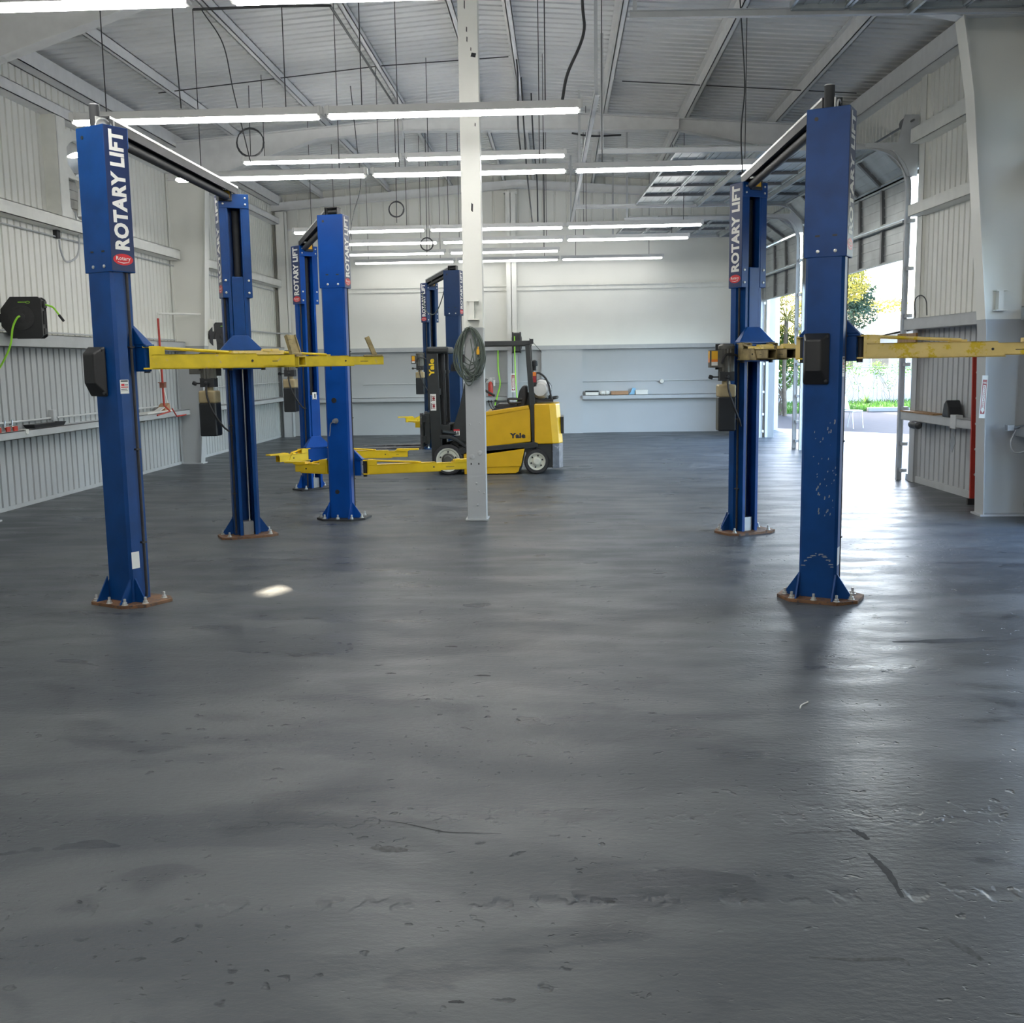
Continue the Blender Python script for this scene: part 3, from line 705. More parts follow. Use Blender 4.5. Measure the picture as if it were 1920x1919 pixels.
def arm(root, p, ang, l1, l2, za, mt, pad, drop=0):
    """swing arm: clevis at the pivot, main tube, sliding tube and its lifting pad"""
    T = Tr(p[0], p[1], za) @ Rz(ang)
    b = MB(T); t = .055
    b.box((-.015, -.045, -t), (.11, .045, -t+.012)); b.box((-.015, -.045, t+.048), (.11, .045, t+.06)); b.box((.03, -.05, -t), (.05, .05, t+.06)); b.box((.05, -.05, t-.01), (.14, -.04, t+.055)); b.box((.05, .04, t-.01), (.14, .05, t+.055))
    def tube_box(b, x0, x1, hw, hh, w, cut=0):
        for (y0, y1, z0, z1) in ((-hw, hw, hh-w, hh), (-hw, hw, -hh, -hh+w), (-hw, -hw+w, -hh, hh), (hw-w, hw, -hh, hh)):
            b.add([(x0, y0, z0), (x1-(cut if z0 > 0 or True else 0)*((z0+hh)/(2*hh)), y0, z0), (x1-cut*((z0+hh)/(2*hh)), y1, z0), (x0, y1, z0), (x0, y0, z1), (x1-cut*((z1+hh)/(2*hh)), y0, z1), (x1-cut*((z1+hh)/(2*hh)), y1, z1), (x0, y1, z1)],
                  [(0,3,2,1),(4,5,6,7),(0,1,5,4),(1,2,6,5),(2,3,7,6),(3,0,4,7)])
    tube_box(b, .05, l1, .055, t, .008, .06)
    b.tube([(.05, -.03, t+.05), (l1*.70, -.03, t+.010)], .012, 8); b.box((l1*.62, -.03, t-.001), (l1*.74, .03, t+.014))
    a = b.build('swing_arm', mt, root)
    b = MB(T); b.cyl((.01, 0, -t-.025), (.01, 0, t+.065), .022, 14); b.build('pivot_pin', 'dark', a)
    b = MB(T); b.lathe([(.009, 0), (.009, .006), (.003, .007)], (l1-.09, -.055, 0), (0, -1, 0), 10); b.lathe([(.009, 0), (.009, .006), (.003, .007)], (l1-.09, .055, 0), (0, 1, 0), 10); build_each(b, 'stop_bolt', 'dark', a)
    b = MB(T); tube_box(b, l1-.25, l2, .045, .043, .007); ex = b.build('sliding_tube', mt, a)
    b = MB(T); b.box((l1+.06, -.0462, -.008), (max(l2-.16, l1+.1), -.0445, -.003)); b.build('slot', 'rubber', ex)
    b = MB(T)
    x = l2-.10
    if pad == 'up':      # flip-up adapter standing on its hinge plate
        b.box((x-.10, -.06, .043), (x+.09, .06, .058))
        q = Tr(x+.02, 0, .06) @ Matrix.Rotation(R(-22), 4, 'Y')
        b.box((-.012, -.052, 0), (.0, .052, .20), T=q); b.box((-.03, -.056, 0), (.012, -.045, .20), T=q); b.box((-.03, .045, 0), (.012, .056, .20), T=q); b.cyl((x+.02, -.06, .066), (x+.02, .06, .066), .014, 10)
        b.build('flip_up_pad', 'grime', ex)
    elif pad == 'flat':  # adapters folded flat along the arm
        b.box((x-.36, -.05, .046), (x+.02, .05, .075)); b.box((x-.14, -.055, .07), (x-.02, .055, .088)); b.cyl((x-.22, -.053, .06), (x-.22, .053, .06), .016, 10); b.build('flip_up_pad', 'dusty' if mt != 'yellow' else mt, ex)
    else:                # low pad that sticks out past the tube
        b.box((x-.07, -.055, .043), (x+.12, .055, .056)); b.box((x-.05, -.05, .056), (x+.26, .05, .075)); b.lathe([(.03, .056), (.03, .08)], (x+.0, 0, 0), (0, 0, 1), 12)
        b.build('flip_up_pad', mt, ex)
    return a
def beam(root, pf, pr, z, sticker=True):
    """overhead beam from post to post with the padded shut-off bar under it"""
    a, c = Vector((*pf, z)), Vector((*pr, z)); d = (c-a).normalized(); sd = Vector((d.y, -d.x, 0)); L = (c-a).length
    T = axes(a, d, -sd, (0, 0, 1)); b = MB(T)
    b.box((-.06, -.07, .05), (L+.06, .07, .062)); b.box((-.06, -.07, -.02), (L+.06, -.058, .062)); b.box((-.06, .058, -.02), (L+.06, .07, .062))
    bm_ = b.build('overhead_beam', 'dark', root)
    b = MB(T); b.box((-.06, .0705, .046), (L+.06, .073, .064)); b.box((-.06, -.073, .046), (L+.06, -.0705, .064)); build_each(b, 'beam_edge', 'alu', bm_)
    b = MB(T); b.cyl((.28, 0, -.055), (L-.12, 0, -.055), .036, 14); b.cyl((.1, 0, -.045), (L-.05, 0, -.045), .010, 8); sb = b.build('shut_off_bar', 'rubber', root)
    return T, L
def power_unit(root, T, za, z_tank, box_label, wide=.17):
    """electric motor, pump, oil tank; mirrored so that its front faces the open side of the lift"""
    T = T @ Matrix.Diagonal((1, -1, 1, 1))
    b = MB(T); b.box((-.09, -.015, z_tank+.60), (.09, .01, z_tank+.85)); b.build('bracket', 'dark', root)
    b = MB(T); n = 30
    b.prism([((.078 if k % 2 else .070)*math.cos(2*math.pi*k/n), .115+(.078 if k % 2 else .070)*math.sin(2*math.pi*k/n)) for k in range(n)], z_tank+.575, z_tank+.80); b.lathe([(.082, .80), (.082, .83), (.055, .85)], (0, .115, z_tank), (0, 0, 1), 20)
    mo = b.build('motor', 'motor', root)
    b = MB(T); b.box((-.17, .06, z_tank+.62), (-.05, .19, z_tank+.79)); sbx = b.build('switch_box', 'motor', root, bevel=.004)
    if box_label:
        b = MB(T); b.box((-.1715, .07, z_tank+.71), (-.1702, .18, z_tank+.78)); b.build('warning_label', 'amber', sbx)
        b = MB(T); b.box((-.1715, .07, z_tank+.67), (-.1702, .18, z_tank+.71)); b.build('warning_label', 'orange', sbx)
        b = MB(T); b.box((-.155, .1902, z_tank+.70), (-.095, .1915, z_tank+.78)); b.build('warning_label', 'amber', sbx)
        b = MB(T); b.box((-.155, .1902, z_tank+.675), (-.095, .1915, z_tank+.70)); b.build('warning_label', 'orange', sbx)
        b = MB(T); b.box((-.155, .1902, z_tank+.64), (-.095, .1915, z_tank+.675)); b.build('warning_label', 'letter', sbx)
    b = MB(T); b.box((-.07, .05, z_tank+.49), (.07, .18, z_tank+.58)); b.lathe([(.02, 0), (.02, .03), (.012, .05)], (0, .18, z_tank+.53), (0, 1, 0), 12); b.box((-.14, .10, z_tank+.52), (-.06, .115, z_tank+.535)); b.lathe([(.018, 0), (.022, .02), (.018, .04)], (-.13, .107, z_tank+.52), (-1, 0, .4), 10); b.build('pump', 'dark', root)
    hw = wide/2
    b = MB(T); b.box((-hw, .02, z_tank+.33), (hw, .21, z_tank+.455)); b.lathe([(.045, .455), (.04, .49)], (0, .115, z_tank), (0, 0, 1), 16); tk = b.build('tank_top', 'tan', root, bevel=.018, seg=3)
    b = MB(T); b.box((-hw, .02, z_tank), (hw, .21, z_tank+.335)); b.build('oil_tank', 'tankblack', root, bevel=.014, seg=3)
    b = MB(T); b.tube(curve([(0, .20, z_tank+.52), (.01, .225, z_tank+.40), (.06, .225, z_tank+.25), (.13, .15, z_tank+.10), (.16, .05, z_tank+.04)]), .010, 8); b.tube(curve([(-.06, .20, z_tank+.66), (-.02, .22, z_tank+.74), (.08, .16, z_tank+.74), (.15, .04, z_tank+.70)]), .011, 8); build_each(b, 'hydraulic_hose', 'rubber', root)
def lock_cover(root, T, x0, x1, z, h=.37):
    b = MB(T); y = -D_/2-.006
    b.frustum([(x0, y, z-h/2), (x1, y, z-h/2), (x1, y, z+h/2), (x0, y, z+h/2)], [(x0+.03, y-.075, z-h*.22), (x1-.05, y-.075, z-h*.22), (x1-.05, y-.075, z+h*.36), (x0+.03, y-.075, z+h*.36)])
    c = b.build('lock_cover', 'black', root, bevel=.012, seg=3)
    b = MB(T)
    for zz in (-.42, .42): b.lathe([(.012, 0), (.012, .010), (.004, .012)], (x1-.022, y-.016, z+h*zz), (0, -1, 0), 10)
    build_each(b, 'cover_screw', 'dark', c)
def sticker(root, T, x, y, z, w, h, face, lines):
    """paper label; face = outward normal in local axes"""
    n = Vector(face); u_ = Vector((0, 0, 1)); r_ = u_.cross(n); F = T @ axes((x, y, z), r_, u_, n)
    b = MB(F); b.box((-w/2, -h/2, 0), (w/2, h/2, .0012)); s = b.build('sticker', 'letter', root)
    for (mt, x0, x1, y0, y1) in lines:
        b = MB(F); b.box((x0*w, y0*h, .0012), (x1*w, y1*h, .0018)); b.build('printed_block', mt, s)
    return s
def lift(label, fpos, fphi, rpos, rphi, blue, za, z_top, z_slv, arms, unit, opts):
    cx, cy = (fpos[0]+rpos[0])/2, (fpos[1]+rpos[1])/2
    root = thing('vehicle_lift', label, 'car lift', (cx, cy, 0), 'blue two-post vehicle lifts')
    TF, TR = col_frame(*fpos, fphi, False), col_frame(*rpos, rphi, True)
    post(root, TF, False, blue, z_top, z_slv, za, opts); post(root, TR, True, blue, z_top, z_slv, za-opts.get('drop', 0), opts)
    for a in arms: arm(root, *a[:4], za-(opts.get('drop', 0) if a[0][1] > cy else 0), *a[4:])
    d = (Vector(rpos)-Vector(fpos)).normalized()*.05
    beam(root, (fpos[0]+d.x, fpos[1]+d.y), (rpos[0]-d.x, rpos[1]-d.y), z_top+.02)
    b = MB(TR); lx = opts.get('label_x', 0); b.box((lx-.065, .02, z_top-.075), (lx+.065, .135, z_top+.03)); sw = b.build('limit_switch_box', 'black', root, bevel=.004)
    b = MB(TR); b.box((lx-.045, .1352, z_top-.045), (lx+.045, .1365, z_top+.020)); b.build('yellow_label', 'amber', sw)
    if unit:
        side = TR @ Tr(W_/2+.02, 0, 0)
        power_unit(root, side @ unit[0], za, unit[1], unit[2])
    if opts.get('pipe'):
        b = MB(TF); b.cyl((-.01, -.04, z_top-.01), (-.01, -.04, z_top+.155), .036, 18); b.build('top_pipe', 'dark', root)
        b = MB(TF); b.lathe([(.037, .155), (.037, .160)], (-.01, -.04, z_top), (0, 0, 1), 18); b.build('pipe_cap', 'steel', root)
        b = MB(TF); b.tube(arc((.055, -.02, z_top-.01), .07, 0, 180, 10, 'yz'), .006, 6); b.box((.03, -.07, z_top-.005), (.038, .09, z_top+.07)); b.build('top_sheave_guard', 'alu', root)
    else:
        b = MB(TF); 
        for x in (-.075, .067): b.box((x, -.06, z_top-.01), (x+.008, .06, z_top+.085))
        b.box((-.075, -.06, z_top+.075), (.075, .06, z_top+.085)); b.lathe([(.032, -.06), (.032, .06)], (0, 0, z_top+.04), (1, 0, 0), 16); b.build('top_sheave', 'black', root)
    b = MB(TR); b.prism([(-.04, z_top), (.06, z_top), (.06, z_top+.03), (.02, z_top+.09), (-.03, z_top+.10)], -.03, -.024, 'x'); b.prism([(-.04, z_top), (.06, z_top), (.06, z_top+.03), (.02, z_top+.09), (-.03, z_top+.10)], .024, .03, 'x'); build_each(b, 'sheave_plate', 'alu', root)
    return root, TF, TR
STK = [('black', -.42, .42, .36, .46), ('red', -.38, .0, .06, .22), ('black', .05, .42, .10, .16), ('red', -.42, .42, -.06, 0), ('black', -.42, .3, -.2, -.16), ('black', -.42, .35, -.3, -.27)]
# front left lift (arms raised)
L1, F1, R1 = lift('blue two-post lift at the left with dirty yellow arms raised',
    (-3.262, 7.83), -29, (-3.27, 10.92), 28, 'blue', 1.797, 3.455, 2.44,
    [((-3.06, 7.87), 22, .86, 1.09, 'dirty', 'flat'), ((-3.36, 8.07), 112, .75, 1.1, 'dirty', 'flat'),
     ((-3.02, 10.87), 15, .93, 1.23, 'dirty', 'up'), ((-3.30, 10.70), -36, .80, 1.10, 'dirty', 'up')],
    (Tr(.115, -.0, 0) @ Rz(180-28+0), 1.065, False), {'pipe': 1, 'label_x': .085})
lock_cover(L1, F1, -.17, .03, 1.73)
sticker(L1, F1, .1355, -.05, 1.62, .075, .10, (1, 0, 0), STK); sticker(L1, F1, .1355, -.05, .335, .07, .125, (1, 0, 0), [])
# right lift (arms raised)
L2, F2, R2 = lift('blue two-post lift at the right by the open doors, pale worn yellow arm reaching right',
    (1.905, 7.83), -26, (1.87, 10.93), 28, 'blue', 1.797, 3.455, 2.45,
    [((2.155, 7.90), -10, .98, 1.55, 'dusty', 'flat'), ((1.795, 8.06), 76, .7, 1.1, 'dusty', 'flat'),
     ((1.79, 10.70), -78, .5, .74, 'grime', 'flat'), ((2.10, 10.86), -92, .70, 1.15, 'grime', 'flat')],
    (Tr(.10, -.0, 0) @ Rz(180-28), 1.055, True), {'pipe': 1})
lock_cover(L2, F2, -.135, .055, 1.745)
sticker(L2, F2, .1355, -.05, 1.69, .07, .14, (1, 0, 0), STK); sticker(L2, F2, .1355, -.05, .33, .07, .13, (1, 0, 0), [])
b = MB(F2); random.seed(3)
for k in range(44):
    x, z, s = random.uniform(-.05, .12), random.uniform(.62, 1.32), random.uniform(.0015, .006); a = random.uniform(.5, 2.2)
    b.prism([(x-s, z-s*a*1.4), (x+s*.6, z-s*a), (x+s, z+s*a), (x-s*.3, z+s*a*1.5)], -.1006, -.0995, 'y')
for k in range(16):
    a = R(25+130*k/15+random.uniform(-3, 3)); x, z = .115*math.cos(a), .19+.15*math.sin(a)+random.uniform(-.006, .006); s = random.choice((.006, .012, .018)); b.prism([(x-s, z-.004), (x+s, z-.003), (x+s*.8, z+.004), (x-s*.7, z+.003)], -.1006, -.0995, 'y')
b.build('scuff_mark', 'steel', L2)
# middle lift (clean yellow arms lowered)
L3, F3, R3 = lift('bright blue two-post lift behind the left one, clean yellow arms lowered near the floor',
    (-2.50, 12.13), -8, (-3.545, 15.15), 47, 'blue2', .555, 3.40, 2.605,
    [((-2.26, 12.22), 20, .90, 1.22, 'yellow', 'low'), ((-2.66, 12.32), 155, .42, .50, 'yellow', 'low'),
     ((-3.29, 15.10), 2, .90, 1.12, 'yellow', 'low'), ((-3.55, 14.90), -128, .38, .52, 'yellow', 'low')],
    (Tr(.115, -.0, 0) @ Rz(180-47), 1.12, False), {'plate': 'dark', 'drop': .065})
b = MB(F3); b.box((-.06, -.101, 1.70), (-.044, -.0985, 1.80)); b.lathe([(.03, 0), (.03, .004), (.012, .005)], (-.03, -.1, 1.36), (0, -1, 0), 12); b.lathe([(.026, 0), (.026, .004)], (-.03, -.1, .32), (0, -1, 0), 14); build_each(b, 'lock_slot', 'black', L3)
b = MB(F3); b.lathe([(.03, 0), (.03, .02), (.016, .022), (.016, .05), (.022, .055), (.022, .07)], (-.015, -.1, 1.13), (0, -1, 0), 16); b.tube(curve([(-.015, -.16, 1.12), (-.06, -.15, 1.10), (-.075, -.14, 1.02), (-.085, -.14, .96)]), .006, 6); b.build('lock_release', 'steel', L3)
sticker(L3, R3, 0, .114, 1.33, .07, .10, (0, 1, 0), [('black', -.05, .25, -.3, .3), ('black', -.4, .4, -.48, -.4)])
# far lift behind the forklift
L4, F4, R4 = lift('dark blue two-post lift standing behind the forklift at the back',
    (-1.88, 19.42), -13, (-2.66, 22.33), 43, 'navy', .62, 3.395, 2.60,
    [((-1.6, 19.25), 28, .75, 1.0, 'yellow', 'low'), ((-1.95, 19.62), 150, .6, .85, 'yellow', 'low'),
     ((-2.3, 22.0), 5, .75, 1.0, 'yellow', 'low'), ((-2.62, 22.0), 195, .40, .55, 'yellow', 'low')],
    (Tr(.10, -.0, 0) @ Rz(180-43), 1.14, True), {'plate': 'navy'})
b = MB(F4); b.box((-.04, -.12, 1.62), (.06, -.0995, 1.74)); b.box((-.015, -.17, 1.66), (.02, -.11, 1.70)); b.box((0, -.15, 1.66), (.02, -.13, 1.78)); build_each(b, 'lock_slot', 'black', L4)
b = MB(); b.tube(curve([(-1.99, 19.38, 3.30), (-2.2, 20.5, 2.98), (-2.5, 21.8, 2.75), (-2.72, 22.1, 2.85), (-2.78, 22.15, 3.2)]), .010, 8); b.build('drooping_hose', 'cordgreen', L4)

# ------------------------------------------------------------------ forklift
FX, FY = -1.77, 16.83          # front axle, outer face of the near wheels
fk = thing('forklift', 'yellow and black forklift parked side-on behind the centre column', 'forklift', (FX+.7, FY+.5, 0))
PXM = 119.0
def fp(px, py): return (FX+(px-838)/PXM + (py-890)*.00013, max(0, (889-py)/PXM))      # profile traced in metres from the side view
def profile(*pts): return [fp(*p) for p in pts]
def ext(poly, y0, y1, name, mt, parent, bevel=.0, seg=2):
    b = MB(); b.prism(poly, FY+y0, FY+y1, 'y'); return b.build(name, mt, parent, bevel, seg)
WD = 1.02
# chassis, hood, steps, counterweight
ch = ext(profile((858, 835), (878, 838), (1002, 836), (1004, 862), (990, 850), (982, 846), (974, 884), (862, 884), (866, 870), (868, 855)), .06, WD-.06, 'chassis', 'fblack', fk)
ext(profile((858, 839), (1008, 828), (1008, 838), (912, 850), (862, 850)), .0, WD, 'frame_rail', 'fblack', fk, .006)
hd = ext(profile((884, 790), (908, 782), (914, 772), (990, 764), (995, 768), (995, 828), (884, 840)), .03, WD-.03, 'hood', 'fyellow', fk, .02, 3)
ext(profile((908, 779), (912, 771), (992, 760), (994, 766), (914, 778)), .015, WD-.015, 'hood_lid', 'fyellow', hd, .006)
ext(profile((868, 846), (984, 837), (975, 874), (868, 876)), .0, .10, 'side_step', 'fyellow', fk, .010)
ext(profile((868, 876), (974, 872), (970, 884), (964, 887), (868, 888)), .02, .10, 'sill_plate', 'fyellow', fk, .008)
ext(profile((868, 846), (984, 837), (975, 874), (868, 876)), WD-.10, WD, 'side_step', 'fyellow', fk, .010)
def cw(px0, px1, py_t, py_b, inset, name, mt, parent):
    """counterweight block with rounded rear corners in plan"""
    x0, z1 = fp(px0, py_t); x1, z0 = fp(px1, py_b); x0 = fp(px0, 700)[0]; x1 = fp(px1, 700)[0]
    pl = [(x0, FY+.0), (x1-.16, FY+.0), (x1-.06, FY+.07), (x1, FY+.22), (x1, FY+WD-.22), (x1-.06, FY+WD-.07), (x1-.16, FY+WD), (x0, FY+WD)]
    b = MB(); t = [(x-(inset if x > x0+.1 else 0), y, z1) for x, y in pl]; b.frustum([(x, y, z0) for x, y in pl], t); return b.build(name, mt, parent, .02, 3)
cwt = cw(1004, 1057, 757, 832, .05, 'counterweight', 'fyellow', fk)
b = MB(); x, z0 = fp(1057, 814); _, z1 = fp(1057, 783); b.box((x-.045, FY+.18, z0), (x+.002, FY+WD-.18, z1)); b.build('radiator_grille', 'fblack', cwt)
cw(1037, 1057, 832, 878, -.0, 'rear_skirt', 'scuffed', fk)
ext(profile((1003, 833), (1040, 833), (1038, 877), (1026, 877), (1020, 850), (1005, 845)), .05, WD-.05, 'rear_frame', 'fblack', fk)
# wheels
def wheel(px, r, w, rim_r, y0, name, nb):
    x = fp(px, 866)[0]; b = MB()
    b.lathe([(rim_r, 0), (r*.90, 0), (r, .02), (r, w-.02), (r*.90, w), (rim_r, w), (rim_r, 0)], (x, FY+y0, r), (0, 1, 0), 36, caps=False); t = b.build(name, 'rubber', fk)
    b = MB(); b.lathe([(rim_r*.55, .035), (rim_r*.80, .03), (rim_r*.86, .012), (rim_r*.99, .004), (rim_r*.99, w-.004)], (x, FY+y0, r), (0, 1, 0), 32); b.build('rim', 'cream', t)
    b = MB(); b.lathe([(rim_r*.30, -.01), (rim_r*.42, .0), (rim_r*.46, .03), (rim_r*.56, .036)], (x, FY+y0, r), (0, 1, 0), 24); b.build('hub', 'motor' if nb == 5 else 'cream', t)
    b = MB()
    for k in range(nb):
        a = 2*math.pi*k/nb+.3; b.lathe([(.014, .012), (.014, .03)], (x+rim_r*.66*math.cos(a), FY+y0, r+rim_r*.66*math.sin(a)), (0, 1, 0), 10)
    build_each(b, 'wheel_nut', 'dark', t); return t
for y0 in (.0, WD-.16): wheel(838, .243, .17, .19, y0, 'front_wheel', 5)
for y0 in (.02, WD-.15): wheel(1005, .202, .14, .14, y0, 'rear_wheel', 6)
fd = []
for p in ((824, 814), (842, 814), (856, 820), (876, 836), (884, 846)): fd.append(fp(*p))
b = MB(); poly = fd + [(x, z-.05) for x, z in reversed(fd)]; b.prism(poly, FY-.01, FY+.18, 'y'); b.build('front_fender', 'fblack', fk, .008)
b = MB(); b.prism(poly, FY+WD-.18, FY+WD+.01, 'y'); b.build('front_fender', 'fblack', fk, .008)
ext(profile((858, 822), (878, 822), (880, 850), (868, 880), (860, 880), (864, 860), (858, 845), (846, 835), (838, 833)), .17, WD-.17, 'axle_housing', 'fblack', fk)
# cowl and dashboard
cwl = ext(profile((846, 806), (862, 762), (872, 722), (880, 700), (886, 700), (884, 760), (884, 830), (856, 826)), .12, WD-.12, 'front_cowl', 'fblack', fk, .015)
b = MB(); x, z = fp(855, 809); F = axes((x, FY+.119, z), (1, 0, 0), (0, 0, 1), (0, -1, 0)); b.T = F; b.box((-.048, -.05, 0), (.048, .05, .0015)); st = b.build('warning_sticker', 'letter', cwl)
b = MB(F); b.box((-.048, .022, .0015), (.048, .05, .002)); b.build('printed_block', 'red', st)
b = MB(F)
for dx in (-.015, .02): b.box((dx-.012, -.03, .0015), (dx+.012, .0, .002)); b.lathe([(.01, .0015), (.01, .002)], (dx, .010, 0), (0, 0, 1), 8)
b.box((-.036, -.04, .0015), (.036, -.031, .002)); b.build('printed_block', 'black', st)
# mast with channels, cylinder, carriage and forks
ml = profile((803, 652), (824, 652), (826, 812), (828, 878), (807, 878))
for y0 in (.10, WD-.18):
    rail = ext(ml, y0, y0+.08, 'mast_rail', 'fblack', fk, .006)
    if y0 == .10: near_rail = rail
b = MB(); x, z = fp(822, 654); b.box((x-.15, FY+.06, z-.06), (x+.20, FY+WD-.06, z+.045)); mh = b.build('mast_crosshead', 'fblack', fk, .035, 4)
for zz in (.62, 1.25): b = MB(); x = fp(815, 700)[0]; b.box((x-.05, FY+.15, zz), (x+.04, FY+WD-.15, zz+.10)); b.build('mast_crossmember', 'fblack', fk)
for yy in (.22, WD-.22):
    b = MB(); x, z0 = fp(832, 805); _, z1 = fp(830, 660); b.cyl((x, FY+yy, z0), (x-.01, FY+yy, z1), .030, 16); b.lathe([(.042, 0), (.042, .05)], (x-.006, FY+yy, 1.60), (0, 0, 1), 16); b.build('lift_cylinder', 'dark', fk)
b = MB()
for dx in (.075, .10): b.tube(curve([(fp(832, 0)[0]+dx, FY+.26, 1.98), (fp(832, 0)[0]+dx, FY+.26, 1.5), (fp(832, 0)[0]+dx+.01, FY+.26, 1.0), (fp(832, 0)[0]+dx+.07, FY+.28, .75)]), .009, 8)
build_each(b, 'mast_hose', 'rubber', fk)
b = MB(); x, z = fp(828, 802); b.box((x-.02, FY+.08, z-.13), (x+.13, FY+WD-.08, z+.06)); b.cyl((x+.0, FY+.04, z-.04), (x+.32, FY+.2, z-.10), .035, 12); b.build('tilt_bracket', 'fblack', fk)
b = MB(); x0, z0 = fp(790, 837); x1, z1 = fp(797, 777)
for zz in ((.52, .62), (.84, .94)): b.box((x0+.01, FY+.05, zz[0]), (x0+.06, FY+WD-.05, zz[1]))
for yy in (.08, WD-.14): b.box((x0+.04, FY+yy, .50), (x1+.07, FY+yy+.06, .98))
b.box((x0, FY+.06, .45), (x0+.02, FY+WD-.06, .96)); cg = b.build('fork_carriage', 'fblack', fk)
for yy in (.16, WD-.28):
    b = MB(); b.prism([(x0-.045, .98), (x0, .98), (x0, .40), (x0-1.08, .425), (x0-1.08, .432), (x0-.045, .445)], FY+yy, FY+yy+.12, 'y'); b.build('fork', 'scuffed', fk, .004)
x, z = fp(812, 687); text('Yale', .27, .085, axes((x+.005, FY+.0985, z), (0, 0, 1), (-1, 0, 0), (0, -1, 0)), 'lettering', 'mark', near_rail, .045)
x, z = fp(812, 752); F = axes((x+.01, FY+.0985, z), (1, 0, 0), (0, 0, 1), (0, -1, 0)); b = MB(F); b.box((-.046, -.13, 0), (.046, .13, .0015)); st = b.build('warning_sticker', 'letter', near_rail)
b = MB(F)
for dz in (.06, -.06): b.lathe([(.022, .0015), (.022, .002)], (.008, dz, 0), (0, 0, 1), 7); b.box((-.02, dz-.035, .0015), (.03, dz-.025, .002)); b.box((-.02, dz+.025, .0015), (.03, dz+.035, .002))
b.build('printed_block', 'redlens', st)
b = MB(F)
for dz in (.06, -.06): b.box((-.037, dz-.05, .0015), (-.028, dz+.05, .002))
b.build('printed_block', 'black', st)
x, z = fp(970.5, 816); text('Yale', .25, .085, axes((x, FY+.029, z), (1, 0, 0), (0, 0, 1), (0, -1, 0)), 'lettering', 'black', hd, .055)
# overhead guard: rear legs, front legs, roof bars
for yy in (.06, WD-.13):
    b = MB(); b.prism(profile((989, 646), (998, 646), (1010, 836), (998, 838)), FY+yy, FY+yy+.07, 'y'); b.prism(profile((877, 700), (884, 706), (908, 648), (900, 642)), FY+yy, FY+yy+.07, 'y'); b.prism(profile((899, 640), (999, 640), (999, 649), (899, 649)), FY+yy, FY+yy+.07, 'y'); g = b.build('overhead_guard', 'fblack', fk, .006)
b = MB()
for k in range(7):
    x = fp(904+15*k, 644)[0]; z = fp(0, 645)[1]; b.box((x-.02, FY+.12, z-.012), (x+.02, FY+WD-.12, z+.012))
build_each(b, 'roof_bar', 'fblack', fk)
b = MB(); x, z = fp(1001, 643); b.tube([(x-.03, FY+.05, z+.06), (x+.16, FY+.05, z-.16)], .004, 6); b.box((x-.03, FY+.03, z-.03), (x+.03, FY+.08, z+.05)); b.build('mirror_bracket', 'dark', fk)
# seat, levers, arm rest
b = MB(); b.prism(profile((921, 776), (922, 768), (930, 764), (955, 764), (985, 758), (990, 772), (975, 776)), FY+.28, FY+WD-.28, 'y'); se = b.build('seat', 'vinyl', fk, .03, 3)
ext(profile((925, 763), (935, 757), (960, 757), (984, 762), (984, 768), (940, 769)), .30, WD-.30, 'seat_cushion', 'vinyl', se, .025, 3)
ext(profile((968, 762), (975, 733), (982, 723), (990, 724), (990, 745), (984, 768)), .28, WD-.28, 'seat_backrest', 'vinyl', fk, .03, 3)
b = MB()
pts = [fp(*p) for p in ((978, 755), (958, 756), (954, 752), (957, 748), (980, 749))]; b.tube([(p.x, FY+.24, p.y) for p in curve([(x, z, 0) for x, z in pts], 6)], .02, 8); b.build('arm_rest', 'vinyl', fk)
ext(profile((974, 760), (988, 735), (998, 742), (998, 768), (976, 772)), .40, WD-.36, 'seat_hinge_frame', 'fblack', fk)
for px, tx in ((917, 752), (922, 752), (930, 751)):
    b = MB(); x, z = fp(px, tx); b.tube([(x, FY+.20, z), (x+.01, FY+.20, z-.06), (x+.07, FY+.22, z-.16)], .006, 6); lv = b.build('lever', 'dark', fk)
    b = MB(); b.lathe([(.004, -.02), (.017, -.012), (.02, 0), (.017, .012), (.004, .02)], (x, FY+.20, z), (0, 0, 1), 12); b.build('lever_knob', 'black', lv)
b = MB(); x, z = fp(901, 728); T_ = Tr(x, FY+.5, z) @ Matrix.Rotation(R(-60), 4, 'Y'); b.tube([T_ @ Vector((.17*math.cos(a), .17*math.sin(a), 0)) for a in [2*math.pi*k/24 for k in range(24)]], .013, 8, closed=True); b.cyl(T_ @ Vector((0, 0, 0)), T_ @ Vector((0, 0, -.25)), .02, 10)
for a in (0, 2.1, 4.2): b.cyl(T_ @ Vector((0, 0, 0)), T_ @ Vector((.17*math.cos(a), .17*math.sin(a), 0)), .008, 6)
b.build('steering_wheel', 'black', fk)
